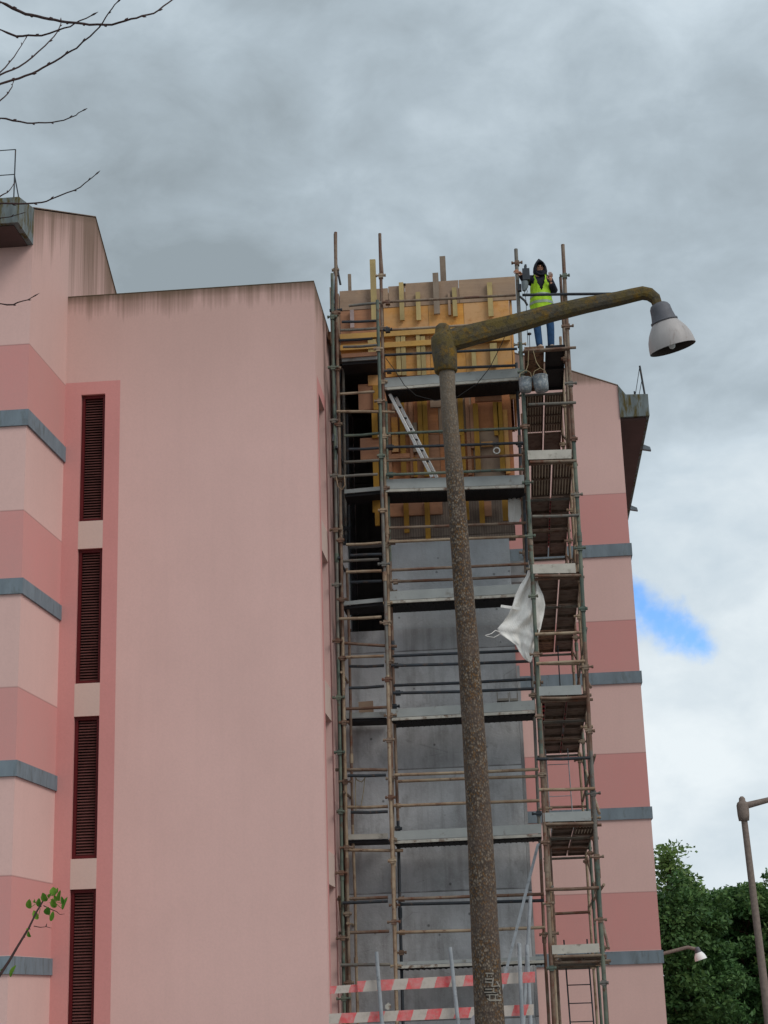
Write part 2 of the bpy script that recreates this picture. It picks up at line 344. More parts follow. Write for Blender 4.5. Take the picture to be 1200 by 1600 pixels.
# ------------------------------------------------------------------ mesh helpers
class MB:
    def __init__(s): s.v = []; s.f = []; s.mi = []; s.smooth = set()
    def add(s, vs, fs, mi=0, smooth=False):
        o = len(s.v); s.v += [Vector(v) for v in vs]
        for f in fs:
            if smooth: s.smooth.add(len(s.f))
            s.f.append([i+o for i in f]); s.mi.append(mi)
        return s
    def box(s, x0, x1, y0, y1, z0, z1, mi=0):
        v = [(x, y, z) for x in (x0, x1) for y in (y0, y1) for z in (z0, z1)]
        return s.add(v, [(0, 1, 3, 2), (4, 6, 7, 5), (0, 4, 5, 1), (2, 3, 7, 6), (0, 2, 6, 4), (1, 5, 7, 3)], mi)
    def obox(s, c, ax, ay, az, mi=0):    # centre and three half-axis vectors
        c = Vector(c); ax, ay, az = Vector(ax), Vector(ay), Vector(az)
        v = [c+i*ax+j*ay+k*az for i in (-1, 1) for j in (-1, 1) for k in (-1, 1)]
        return s.add(v, [(0, 1, 3, 2), (4, 6, 7, 5), (0, 4, 5, 1), (2, 3, 7, 6), (0, 2, 6, 4), (1, 5, 7, 3)], mi)
    def prism(s, poly, vec, mi=0):       # poly: 3D points, extruded along vec
        n = len(poly); vec = Vector(vec); v = [Vector(p) for p in poly]+[Vector(p)+vec for p in poly]
        return s.add(v, [list(range(n))[::-1], list(range(n, 2*n))]+[(i, (i+1) % n, (i+1) % n+n, i+n) for i in range(n)], mi)
    def tube(s, pts, r, seg=8, mi=0, cap=True, smooth=True):
        pts = [Vector(p) for p in pts]; n = len(pts)
        rs = r if isinstance(r, (list, tuple)) else [r]*n
        vs = []; up = None
        for i, p in enumerate(pts):
            d = (pts[min(i+1, n-1)]-pts[max(i-1, 0)])
            d = d.normalized() if d.length > 1e-9 else Vector((0, 0, 1))
            if up is None: up = Vector((0, 0, 1)) if abs(d.z) < .9 else Vector((0, 1, 0))
            a = d.cross(up).normalized(); b_ = a.cross(d).normalized(); up = b_
            for k in range(seg):
                t = 2*math.pi*k/seg; vs.append(p+rs[i]*(math.cos(t)*a+math.sin(t)*b_))
        fs = [(i*seg+k, i*seg+(k+1) % seg, (i+1)*seg+(k+1) % seg, (i+1)*seg+k) for i in range(n-1) for k in range(seg)]
        s.add(vs, fs, mi, smooth)
        if cap: s.add(vs[:seg], [list(range(seg))[::-1]], mi); s.add(vs[-seg:], [list(range(seg))], mi)
        return s
    def lathe(s, prof, mtx, seg=24, mi=0):  # prof: (r, z)
        vs = [mtx @ Vector((r*math.cos(2*math.pi*k/seg), r*math.sin(2*math.pi*k/seg), z)) for r, z in prof for k in range(seg)]
        fs = [(i*seg+k, i*seg+(k+1) % seg, (i+1)*seg+(k+1) % seg, (i+1)*seg+k) for i in range(len(prof)-1) for k in range(seg)]
        return s.add(vs, fs, mi, True)
    def build(s, name, mat, parent=None, loc=None):
        o0 = Vector(loc) if loc else (parent.matrix_world.translation if parent else Vector((0, 0, 0)))
        if parent and not loc:
            p = parent; o0 = Vector((0, 0, 0))
            while p: o0 += p.location; p = p.parent
        me = bpy.data.meshes.new(name); me.from_pydata([v-o0 for v in s.v], [], s.f)
        for m in (mat if isinstance(mat, list) else [mat]): me.materials.append(M[m] if isinstance(m, str) else m)
        for i, p in enumerate(me.polygons): p.material_index = s.mi[i]; p.use_smooth = i in s.smooth
        me.update()
        bm = bmesh.new(); bm.from_mesh(me); bmesh.ops.recalc_face_normals(bm, faces=bm.faces); bm.to_mesh(me); bm.free()
        ob = bpy.data.objects.new(name, me); C.objects.link(ob)
        if parent: ob.parent = parent
        else: ob.location = o0
        return ob
def tag(o, label=None, cat=None, group=None, kind=None):
    if label: o['label'] = label
    if cat: o['category'] = cat
    if group: o['group'] = group
    if kind: o['kind'] = kind
    return o
def thing(name, loc, label, cat, group=None):
    o = bpy.data.objects.new(name, None); C.objects.link(o); o.location = loc; o.empty_display_size = .2
    return tag(o, label, cat, group)
G = -1.6   # ground level (camera is the origin)
def wall_grid(mb, uf, u, z, holes, matf, depth_vec):
    """wall in a plane: uf(u,z)->point; cell boundaries u,z; holes [(u0,u1,z0,z1)] get reveals along depth_vec"""
    dv = Vector(depth_vec)
    for i in range(len(u)-1):
        for j in range(len(z)-1):
            uc, zc = (u[i]+u[i+1])/2, (z[j]+z[j+1])/2
            if any(h[0] < uc < h[1] and h[2] < zc < h[3] for h in holes): continue
            mb.add([uf(u[i], z[j]), uf(u[i+1], z[j]), uf(u[i+1], z[j+1]), uf(u[i], z[j+1])], [(0, 1, 2, 3)], matf(uc, zc))
    for h in holes:
        q = [Vector(uf(h[0], h[2])), Vector(uf(h[1], h[2])), Vector(uf(h[1], h[3])), Vector(uf(h[0], h[3]))]
        for a in range(4):
            b_ = (a+1) % 4
            mb.add([q[a], q[b_], q[b_]+dv, q[a]+dv], [(0, 1, 2, 3)], matf((h[0]+h[1])/2-.9*(h[1]-h[0]), (h[2]+h[3])/2))

# ------------------------------------------------------------------ ground
g = MB(); N = 600
g.add([(-N, -N, G), (N, -N, G), (N, N, G), (-N, N, G)], [(0, 1, 2, 3)])
tag(g.build('ground', 'ground'), kind='structure')

# ------------------------------------------------------------------ left block
BANDS = [(8.92, 9.19), (6.17, 6.42), (3.37, 3.61), (.53, .78)]
lb = thing('apartment_building', (-7.43, 25.8, G), 'left pink apartment block with stained plain wall and maroon slit shutters', 'building')
fx, fy, ix = -7.49, 23.9, -7.42      # outer corner
wl = MB()
# front face of the wing (only the part under the overhang), and the gable side
wl.add([(-30, fy, G), (fx, fy, G), (fx, fy, 12.6), (-30, fy, 12.6)], [(0, 1, 2, 3)], 0)
gp = [(fx, fy, G), (ix, 25.8, G), (ix, 25.8, 13.58), (fx, fy, 12.72)]
wl.add(gp, [(0, 1, 2, 3)], 1)
wl.add([(ix, 25.8, 11.0), (ix, 32.0, 11.0), (ix, 32.0, 12.12), (ix, 29.14, 13.55), (ix, 27.5, 14.37), (ix, 25.8, 13.58)], [(0, 1, 2, 3, 4, 5)], 2)
wl.add([(-30, 32, G), (fx, 32, G), (fx, 32, 12.12), (-30, 32, 12.12)], [(0, 1, 2, 3)], 0)
wall = wl.build('wall', ['pink_front', 'pink_gable_left', 'pink_gable_dirty'], lb)
rf = MB()
rf.prism([(fx+.012, fy-.02, 12.735), (ix+.012, 27.5, 14.385), (ix+.012, 32.05, 12.125), (ix+.012, 32.05, 12.14), (ix+.012, 27.5, 14.40), (fx+.012, fy-.02, 12.75)], (-22, 0, 0))
rf.build('roof', 'roof', lb)
# plain wall block, with shutters in front and small windows in its right side
wins = [(7.86, 10.13), (5.10, 7.38), (2.29, 4.56), (-.45, 1.82)]
wx0, wx1 = -7.14, -6.72; bx0, bx1, by0, by1, bz = ix, -3.08, 25.8, 33.9, 11.97
bw = MB()
us = [bx0, wx0, wx1, -6.46, bx1]; zs = sorted({G, -.45, 1.82, 2.29, 4.56, 5.10, 7.38, 7.86, 10.13, 10.36, bz})
def mf(u, z):
    if wx0 < u < wx1 and z < 10.13: return 2
    if u < -6.46 and z < 10.36: return 1
    return 0
wall_grid(bw, lambda u, z: (u, by0, z), us, zs, [(wx0, wx1, a, b_) for a, b_ in wins], mf, (0, .16, 0))
sw = [(7.80, 10.05), (5.05, 7.25), (2.30, 4.50), (-.45, 1.78)]
sy0, sy1 = 26.18, 27.05
zs2 = sorted({G, 10.3, bz}.union(*[{a, b_} for a, b_ in sw]))
def mf2(u, z):
    if sy0 < u < sy1: return 2 if z < 10.05 else (1 if z < 10.3 else 3)
    if 25.98 < u < 27.25 and z < 10.3: return 1
    return 3
wall_grid(bw, lambda u, z: (bx1, u, z), [by0, 25.98, sy0, sy1, 27.25, by1], zs2, [(sy0, sy1, a, b_) for a, b_ in sw], mf2, (-.22, 0, 0))
bw.add([(bx0, by0, bz), (bx1, by0, bz), (bx1, by1, bz), (bx0, by1, bz)], [(0, 1, 2, 3)], 0)
bw.add([(bx0, by1, G), (bx1, by1, G), (bx1, by1, bz), (bx0, by1, bz)], [(0, 1, 2, 3)], 0)
bw.build('plain_wall', ['pink_big', 'pink_dark', 'beige', 'pink_side'], lb)
cp = MB()    # thin parapet coping
cp.box(bx0+.005, bx1+.006, by0-.006, by0+.25, bz+.002, bz+.014); cp.box(bx1-.2, bx1+.006, by0+.252, by1, bz+.002, bz+.014)
cp.build('parapet_coping', 'coping', lb)
for (a, b_) in wins:
    fr = MB(); y0, y1 = 25.86, 25.93; w = .055
    fr.box(wx0+.002, wx0+w, y0, y1, a+.002, b_-.002); fr.box(wx1-w, wx1-.002, y0, y1, a+.002, b_-.002)
    fr.box(wx0+w, wx1-w, y0+.003, y1-.003, a+.002, a+w); fr.box(wx0+w, wx1-w, y0+.003, y1-.003, b_-w, b_-.002)
    f = fr.build('louvre_window', 'maroon', lb)
    sl_ = MB(); n = 46; h = (b_-a-2*w)/n
    for i in range(n):
        zc = a+w+(i+.5)*h; jit = random.uniform(-.15, .15)
        sl_.obox(((wx0+wx1)/2, 25.905, zc), ((wx1-wx0)/2-w-.002, 0, 0), (0, .016, .013+.004*jit), (0, -.002, .003))
    sl_.build('slats', 'slat', f)
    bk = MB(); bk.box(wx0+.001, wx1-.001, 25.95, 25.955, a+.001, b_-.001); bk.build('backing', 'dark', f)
for (a, b_) in sw:
    fr = MB(); x = bx1-.2
    fr.box(x-.03, x+.02, sy0+.002, sy0+.06, a, b_); fr.box(x-.03, x+.02, sy1-.06, sy1-.002, a, b_)
    n = 8
    for i in range(n+1):
        zc = a+.02+(b_-a-.04)*i/n; fr.box(x-.025, x+.015, sy0+.06, sy1-.06, zc-.016, zc+.016)
    f = fr.build('side_window', 'muntin', lb)
    pn = MB(); pn.box(x-.02, x-.012, sy0+.003, sy1-.003, a+.002, b_-.002); pn.build('pane', 'glass', f)
for (a, b_) in BANDS:
    gb = MB(); gb.prism([(-30, fy-.035, a), (fx+.035, fy-.035, a), (ix+.035, by0-.004, a), (ix+.003, by0-.004, a), (fx+.003, fy-.003, a), (-30, fy-.003, a)], (0, 0, b_-a))
    gb.build('grey_band', 'grey_paint', lb)
oh = MB(); oh.prism([(-30, 23.07, 12.07), (-30, 23.07, 12.52), (-30, 23.78, 12.70), (-30, fy-.004, 12.72), (-30, fy-.004, 12.07)], (30+fx+.012, 0, 0))
oh.build('roof_overhang', 'grey_stained', lb)
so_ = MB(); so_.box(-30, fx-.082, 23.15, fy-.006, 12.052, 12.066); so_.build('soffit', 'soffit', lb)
rl = MB()
for dx in (0, 1.1, 2.2, 3.3): rl.tube([(fx-.10-dx, 23.15, 12.5), (fx-.10-dx, 23.15, 13.42)], .011, 6)
rl.tube([(fx-.02, 23.2, 12.5), (fx-.1, 23.15, 12.95)], .01, 6)
for z in (13.42, 12.97): rl.tube([(fx-.10, 23.15, z), (-20, 23.15, z)], .008, 6)
rl.build('roof_railing', 't_navy', lb)

# ------------------------------------------------------------------ right block
rx, ry = 2.63, 34.0
rb = thing('apartment_building', (rx, ry, G), 'pink apartment block at right behind the access scaffold, with projecting gutter box', 'building')
wr = MB(); xl = -3.08; ax_, az_ = -.9, 14.25
hol = [(.55, 1.12, 9.22, 10.3), (.5, 1.1, 4.78, 6.0)]
us = sorted({xl, ax_, .5, .55, 1.1, 1.12, rx}); zs = sorted({G, 4.78, 6.0, 9.22, 10.3, 12.5})
wall_grid(wr, lambda u, z: (u, ry, z), us, zs, hol, lambda u, z: 0, (0, .15, 0))
wr.add([(xl, ry, 12.5), (rx, ry, 12.5), (rx, ry, 12.79), (ax_, ry, az_), (xl, ry, 13.35)], [(0, 1, 2, 3, 4)])
wr.add([(rx, ry, G), (rx, 47, G), (rx, 47, 12.79), (rx, ry, 12.79)], [(0, 1, 2, 3)])
wr.add([(xl, 47, G), (rx, 47, G), (rx, 47, 12.79), (ax_, 47, az_), (xl, 47, 13.35)], [(0, 1, 2, 3, 4)])
wr.add([(xl, ry, G), (xl, 47, G), (xl, 47, 13.35), (xl, ry, 13.35)], [(0, 1, 2, 3)])
wr.build('wall', 'pink_right', rb)
r_ = MB(); r_.prism([(rx+.01, ry-.01, 12.795), (ax_, ry-.01, az_+.005), (xl, ry-.01, 13.355), (xl, ry-.01, 13.375), (ax_, ry-.01, az_+.025), (rx+.01, ry-.01, 12.815)], (0, 13, 0))
r_.build('roof', 'roof', rb)
for (a, b_) in BANDS:
    gb = MB(); gb.prism([(xl, ry-.035, a), (rx+.035, ry-.035, a), (rx+.035, 47, a), (rx+.003, 47, a), (rx+.003, ry-.003, a), (xl, ry-.003, a)], (0, 0, b_-a))
    gb.build('grey_band', 'grey_paint', rb)
for h in hol:
    fr = MB(); fr.box(h[0]+.002, h[0]+.05, ry+.04, ry+.1, h[2]+.002, h[3]-.002); fr.box(h[1]-.05, h[1]-.002, ry+.04, ry+.1, h[2]+.002, h[3]-.002)
    f = fr.build('louvre_window', 'maroon', rb); s_ = MB()
    for i in range(14):
        zc = h[2]+(h[3]-h[2])*(i+.5)/14; s_.obox(((h[0]+h[1])/2, ry+.07, zc), ((h[1]-h[0])/2-.05, 0, 0), (0, .03, .03), (0, -.002, .006))
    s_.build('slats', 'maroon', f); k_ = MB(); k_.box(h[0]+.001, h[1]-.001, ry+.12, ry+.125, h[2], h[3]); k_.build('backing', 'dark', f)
o2 = MB(); o2.prism([(rx+.003, ry-.03, 12.05), (rx+.003, ry-.03, 12.80), (rx+.16, ry-.03, 12.57), (3.27, ry-.03, 12.55), (3.27, ry-.03, 12.05)], (0, 13, 0))
o2.build('roof_overhang', 'grey_stained', rb)
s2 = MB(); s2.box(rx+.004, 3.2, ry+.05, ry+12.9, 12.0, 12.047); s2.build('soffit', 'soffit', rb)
for Y in (36.1, 41.0):
    sp = MB(); sp.prism([(3.25, Y-.05, 12.1), (3.42, Y-.05, 12.02), (3.44, Y-.05, 11.94), (3.25, Y-.05, 11.98)], (0, .12, 0)); sp.build('waterspout', 'grey_paint', rb)
ra = MB(); ra.tube([(3.21, 34.05, 12.55), (3.15, 34.05, 13.25)], .022, 6); ra.tube([(3.14, 34.05, 13.2), (3.0, 34.05, 12.56)], .008, 5); ra.tube([(3.18, 34.05, 12.95), (3.08, 34.05, 12.55)], .008, 5)
ra.tube([(2.99, 34.05, 12.55), (2.99, 34.05, 12.66)], .018, 6)
ra.build('roof_railing', 't_navy', rb)

# ------------------------------------------------------------------ concrete shaft under construction
sf = thing('concrete_shaft', (-1.4, 29, G), 'raw grey concrete lift shaft between the two pink blocks', 'shaft')
Y0 = 27.9
cw = MB(); xs0, xs1 = -2.97, .05
wall_grid(cw, lambda u, z: (u, Y0, z), [xs0, -2.82, -2.12, xs1], [G, 6.2, 7.78], [(-2.82, -2.12, 6.2, 7.78)], lambda u, z: 1 if z > 6.4 and u > -2 else 0, (0, .25, 0))
cw.add([(xs1, Y0, G), (xs1, 33.9, G), (xs1, 33.9, 7.78), (xs1, Y0, 7.78)], [(0, 1, 2, 3)], 0)
cw.add([(xs0, Y0, G), (xs0, 33.9, G), (xs0, 33.9, 12), (xs0, Y0, 12)], [(0, 1, 2, 3)], 0)
cw.build('wall', ['concrete', 'concrete_new'], sf)
iw = MB()    # inside of the opening
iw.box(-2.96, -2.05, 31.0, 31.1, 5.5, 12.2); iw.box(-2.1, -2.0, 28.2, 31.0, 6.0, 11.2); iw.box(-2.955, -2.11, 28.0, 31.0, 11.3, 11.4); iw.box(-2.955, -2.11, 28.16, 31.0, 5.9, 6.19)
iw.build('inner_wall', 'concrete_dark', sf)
bb = MB(); bb.box(-2.08, .17, Y0+.02, 28.2, 7.785, 8.62); bb.build('board_marked_lift', 'concrete_board', sf)
lk = MB(); lk.box(.055, .42, 29.5, 33.95, 7.35, 7.75); lk.box(.055, .11, 28.6, 33.95, G, 5.6); lk.build('link_wall', 'concrete', sf)

# ------------------------------------------------------------------ timber formwork on top
fw = thing('formwork', (-1.3, 27.8, 8.4), 'orange plywood formwork with pine battens wrapped round the top of the concrete shaft', 'formwork')
def pxbox(x0, y0, x1, y1, Y, th):
    a, b_, c_, d_ = at(x0, y0, Y), at(x1, y0, Y), at(x1, y1, Y), at(x0, y1, Y)
    x_0, x_1 = (a.x+d_.x)/2, (b_.x+c_.x)/2; z1, z0 = (a.z+b_.z)/2, (c_.z+d_.z)/2
    return x_0, x_1, Y, Y+th, z0, z1
def piece(name, mat, x0, y0, x1, y1, Y, th=.04):
    b_ = pxbox(x0, y0, x1, y1, Y, th); mb = MB(); mb.box(*b_); return mb.build(name, mat, fw)
def panel(x0, x1, z0, z1, mat, y=27.80, th=.05):
    mb = MB(); mb.box(x0, x1, y, y+th, z0, z1); return mb.build('panel', mat, fw)
cuts = [-2.84, -1.93, -1.62, -.62, .43]
for i in range(4): panel(cuts[i]+.004, cuts[i+1]-.004, 12.27, 12.66+[.0, .03, .07, .07][i], 'ply_weather', 27.79)
gc = [-2.84, -2.03, -1.2, -.55, .29]
for i in range(4): panel(gc[i]+.003, gc[i+1]-.003, 11.62, 12.265, ['ply_brown', 'ply_gold', 'ply_gold', 'ply_gold'][i])
for i in range(4): panel(gc[i]+.003, gc[i+1]-.003, 11.36 if i == 0 else 10.9, 11.615, 'ply_gold')
lc = [-2.1, -1.55, -1.1, -.5, .05, .22]
for i in range(5): panel(lc[i]+.004, lc[i+1]-.004, 9.75, 10.895, ['ply_brown', 'ply_orange', 'ply_weather', 'ply_orange', 'ply_orange'][i], 27.81)
for i in range(5): panel(lc[i]+.004, lc[i+1]-.004, 8.62, 9.745, ['ply_orange', 'ply_brown', 'ply_orange', 'ply_weather', 'ply_orange'][i], 27.82)
panel(-2.1, -1.1, 8.25, 8.61, 'ply_brown', 27.83)
mb = MB(); mb.box(-2.83, .28, 27.87, 27.89, 11.4, 12.6); mb.build('backing_panel', 'ply_brown', fw)
mb = MB(); mb.box(-2.09, .2, 27.88, 27.895, 8.63, 11.39); mb.build('backing_panel', 'ply_brown', fw)
# side returns of the formwork
sd_ = MB(); sd_.box(-2.90, -2.85, 27.8, 31.2, 11.4, 12.62); sd_.build('side_panel', 'ply_weather', fw)
sd_ = MB(); sd_.box(.30, .34, 27.86, 31.2, 10.9, 12.6); sd_.build('side_panel', 'ply_gold', fw)
sd_ = MB(); sd_.box(-2.845, .295, 31.2, 31.25, 10.9, 12.5); sd_.build('back_panel', 'ply_brown', fw)
sd_ = MB(); sd_.box(-2.84, .29, 28.2, 31.19, 11.42, 11.5); sd_.build('platform', 'ply_brown', fw)
piece('corner_panel', 'ply_brown', 560, 600, 590, 640, 27.76); piece('corner_panel', 'ply_brown', 563, 684, 595, 719, 27.76)
piece('corner_panel', 'ply_gold', 575, 586, 596, 602, 27.74)
# horizontal walers
for (z0, z1, y) in ((11.66, 11.76, 27.70), (11.44, 11.54, 27.70)):
    mb = MB(); mb.box(-2.84, .27, y, y+.08, z0, z1); mb.build('waler', 'waler', fw)
mb = MB(); mb.box(-2.8, -2.12, 27.7, 27.78, 11.24, 11.35); mb.build('waler', 'waler', fw)
piece('waler', 'ply_brown', 742, 618, 784, 626, 27.66, .08); piece('waler', 'ply_gold', 796, 614, 812, 622, 27.66, .06)
piece('waler', 'ply_brown', 605, 709, 640, 716, 27.70, .06)
ST = [(612, 652, 622, 706, 27.75, 'ply_gold'), (645, 660, 652, 706, 27.75, 'timber_grey'), (735, 632, 741, 700, 27.75, 'ply_brown'), (752, 690, 770, 697, 27.70, 'ply_gold'), (788, 640, 795, 740, 27.75, 'ply_gold'), (612, 622, 626, 640, 27.75, 'ply_weather'), (672, 622, 690, 636, 27.75, 'ply_weather'), (646, 715, 652, 745, 27.74, 'stud_y'), (757, 783, 768, 806, 27.78, 'ply_brown'), (700, 457, 704, 492, 27.74, 'ply_weather'),
      (579, 405, 588, 502, 27.68, 'stud'), (624, 441, 631, 500, 27.72, 'stud'), (650, 456, 657, 500, 27.72, 'stud'), (707, 449, 714, 494, 27.72, 'stud'), (762, 441, 770, 494, 27.72, 'stud'),
      (677, 426, 686, 490, 27.70, 'timber_grey'), (688, 400, 697, 462, 27.88, 'timber_grey'), (544, 428, 549, 480, 27.88, 'timber_grey'), (547, 484, 553, 512, 27.72, 'muntin'),
      (619, 522, 626, 586, 27.72, 'stud'), (627, 522, 634, 586, 27.72, 'stud'), (651, 521, 657, 586, 27.72, 'stud'), (658, 525, 665, 586, 27.72, 'stud'),
      (737, 545, 744, 572, 27.72, 'stud'), (766, 536, 777, 572, 27.72, 'stud'), (575, 530, 588, 552, 27.72, 'stud'),
      (583, 602, 595, 640, 27.70, 'stud_y'), (581, 642, 590, 684, 27.70, 'stud_y'), (583, 720, 592, 762, 27.70, 'stud_y'), (582, 781, 594, 800, 27.70, 'stud_y'), (586, 800, 593, 821, 27.69, 'stud_y'),
      (625, 620, 633, 742, 27.72, 'stud_y'), (653, 620, 661, 700, 27.72, 'stud_y'), (661, 620, 669, 744, 27.72, 'stud_y'), (716, 618, 724, 680, 27.72, 'stud_y'), (721, 680, 727, 740, 27.72, 'stud_y'),
      (741, 630, 749, 736, 27.72, 'stud_y'), (771, 628, 779, 680, 27.72, 'stud_y'), (779, 628, 787, 736, 27.72, 'stud_y'),
      (631, 785, 639, 832, 27.76, 'stud_y'), (664, 783, 672, 842, 27.76, 'stud_y'), (728, 781, 733, 812, 27.76, 'stud_y'), (749, 780, 757, 818, 27.76, 'stud_y'), (785, 777, 794, 813, 27.76, 'stud_y'),
      (603, 640, 611, 742, 27.76, 'ply_brown'), (640, 625, 645, 745, 27.77, 'ply_brown'), (729, 620, 735, 742, 27.77, 'ply_brown')]
for (a, b_, c_, d_, y, m) in ST: piece('batten', m, a, b_, c_, d_, y, .05)
# left gable boards seen end-on above the pink parapet
for k in range(3):
    mb = MB(); mb.box(-2.99, -2.93, 27.5+.5*k, 27.6+.5*k, 11.5+.1*k, 12.62-.1*k); mb.build('batten', 'timber_grey', fw)
mb = MB(); mb.box(-3.06, -2.86, 27.6, 27.9, 11.62, 11.78); mb.build('beam_end', 'deck_brown', fw)
mb = MB(); mb.box(-1.72, -1.6, 27.78, 27.9, 12.69, 12.73); mb.build('offcut', 'dark', fw)

# ------------------------------------------------------------------ scaffolds
TM = {'r': 't_rust', 'g': 't_green', 'y': 't_grey', 'p': 't_pale', 'n': 't_navy', 'w': 't_white'}
def quadbox(TL, TR, BR, BL, Y, th):
    p = [at(*q, Y) for q in (TL, TR, BR, BL)]; mb = MB(); mb.prism(p, (0, th, 0)); return mb
def tube_part(name, pts, r, m, par):
    mb = MB(); mb.tube(pts, r, 8); return mb.build(name, TM[m], par)
def coupler(p, par, m='r', along='x'):
    mb = MB(); l = .085+random.uniform(-.02, .03)
    mb.obox(p, (.04, 0, 0), (0, .045, 0), (0, 0, .04))
    mb.tube([p+Vector((-l, -.035, random.uniform(-.01, .01))), p+Vector((l, -.035, random.uniform(-.01, .01)))], .018, 6)
    mb.tube([p+Vector((-l, -.035, 0)), p+Vector((-l+.03, -.035, 0))], .028, 6)
    mb.tube([p+Vector((l-.03, -.035, 0)), p+Vector((l, -.035, 0))], .028, 6)
    return mb.build('coupler', TM[m], par)
def standard(X, Y, z0, z1, m, par, cz=None, cm='r', lean=0., r=.029, ycoup=0):
    """upright made of lengths in slightly differing paint, with couplers"""
    mb = MB(); z = z0; mats = [m] if isinstance(m, str) else m; i = 0
    pts = [(X+lean*(zz-z0)/(z1-z0)+random.uniform(-.008, .008), Y+random.uniform(-.01, .01), zz) for zz in [z0+(z1-z0)*k/8 for k in range(9)]]
    segs = []
    for k in range(8): mb.tube([pts[k], pts[k+1]], r, 8, mi=k*len(mats)//8, cap=(k in (0, 7)))
    for k in (2, 5): p = Vector(pts[k]); mb.tube([p-Vector((0, 0, .08)), p+Vector((0, 0, .08))], r+.009, 8, mi=0)
    o = mb.build('standard', [TM[q] for q in mats], par)
    if cz:
        for zz in cz: coupler(Vector((X+lean*(zz-z0)/(z1-z0), Y, zz)), par, random.choice(cm))
    return o
def ledger(x0, y0, x1, y1, Y, m, par, Y1=None, r=.026, name='ledger', ends=False):
    a, b_ = at(x0, y0, Y), at(x1, y1, Y1 or Y); mid = (a+b_)/2+Vector((0, 0, random.uniform(-.012, .006)))
    o = tube_part(name, [a, mid, b_], r, m, par)
    return o
def fz(lst): return lst
sA = thing('scaffold', (-1.3, 27, G), 'rusty tube scaffold with grey toe boards across the front of the concrete shaft', 'scaffold')
# uprights of the shaft scaffold
def czs(z0, z1, step=.95, off=0): 
    out = []; z = z0+off
    while z < z1: out.append(z+random.uniform(-.05, .05)); z += step
    return out
standard(-2.99, 27.0, G, 12.66, ['g', 'g', 'y', 'g'], sA, czs(0, 12.2, .98), 'gry', lean=.10)
standard(-2.90, 27.02, G, 13.45, ['r', 'p', 'r', 'r'], sA, czs(.3, 12.9, 1.05), 'rrp', lean=.085)
standard(-2.84, 27.05, 11.4, 13.5, ['n', 'r'], sA, czs(11.9, 13.3, .8), 'rn', lean=.03)
standard(-2.93, 28.0, G, 11.2, ['n', 'r', 'n', 'y'], sA, czs(.5, 9.5, 1.9), 'rn', lean=.1, r=.026)
standard(-2.92, 28.3, G, 10.4, ['r', 'n'], sA, None, lean=.12, r=.026)
standard(-2.12, 26.6, G, 11.9, ['p', 'p', 'y', 'g'], sA, czs(.2, 11.6, .98), 'rpyg', lean=.07)
standard(-2.15, 27.02, G, 13.4, ['p', 'r', 'p', 'r'], sA, czs(.5, 13.1, 1.0), 'rrp', lean=.16)
standard(-2.06, 27.2, G, 10.2, ['n', 'r', 'g'], sA, czs(.7, 10, 2.0), 'rn', lean=.06, r=.026)
standard(.24, 27.2, G, 8.3, ['r', 'y', 'n'], sA, czs(.9, 8, 1.95), 'rn', lean=.1, r=.026)
standard(.30, 27.5, 7, 10.9, ['r', 'n'], sA, czs(7.4, 10.5, 1.), 'rn', lean=.05, r=.026)
standard(-2.97, 27.5, G, 10.9, ['y', 'r', 'g', 'r'], sA, None, lean=.09, r=.026)
standard(-2.80, 27.3, G, 7.2, ['p', 'r'], sA, None, lean=.02, r=.024)
for z in (9.3, 7.3, 5.3, 3.3, 1.2):
    tube_part('transom', [(-2.88, 26.9, z), (-2.88, 28.4, z+.02)], .022, random.choice('rpn'), sA)
for q in ((606, 473, 'r'), (606, 516, 'n'), (608, 580, 'r'), (610, 699, 'n'), (611, 742, 'g'), (614, 847, 'r'), (618, 909, 'r'), (619, 1040, 'n'), (622, 1083, 'n'), (622, 1259, 'p'), (628, 1405, 'r'), (629, 1457, 'p')):
    coupler(at(q[0], q[1], 26.98), sA, q[2])
# toe boards and decks, centre bay
BR = [((601, 591), (812, 575), (812, 589), (601, 605)), ((603, 749), (819, 742), (819, 757), (603, 764)), ((609, 924), (816, 912), (816, 927), (609, 938)),
      ((611, 1108), (835, 1094), (836, 1109), (612, 1121)), ((616, 1299), (846, 1287), (846, 1302), (616, 1313)), ((620, 1503), (850, 1494), (850, 1499), (620, 1508))]
for i, b_ in enumerate(BR):
    quadbox(*b_, 27.0, .03).build('toe_board', 'board', sA)
    L, R_ = at(*b_[3], 27.0), at(*b_[2], 27.0); th = .05
    mb = MB()                                   # deck running back to the shaft, front rail
    a, c_ = L+Vector((0, .035, -.02)), R_+Vector((0, .035, -.02)); d_ = Vector((0, .62, 0))
    mb.prism([a, c_, c_+d_, a+d_], (0, 0, -th)); n = 26
    for k in range(n):
        p = a.lerp(c_, (k+.5)/n); mb.obox(p+Vector((0, .31, -th-.006)), (.012, 0, 0), (0, .27, 0), (0, 0, .006))
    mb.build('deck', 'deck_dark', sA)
    mb = MB(); mb.prism([L+Vector((0, -.012, -.01)), R_+Vector((0, -.012, -.01)), R_+Vector((0, -.012, -.055)), L+Vector((0, -.012, -.055))], (0, .045, 0)); mb.build('deck_rail', 'ledge', sA)
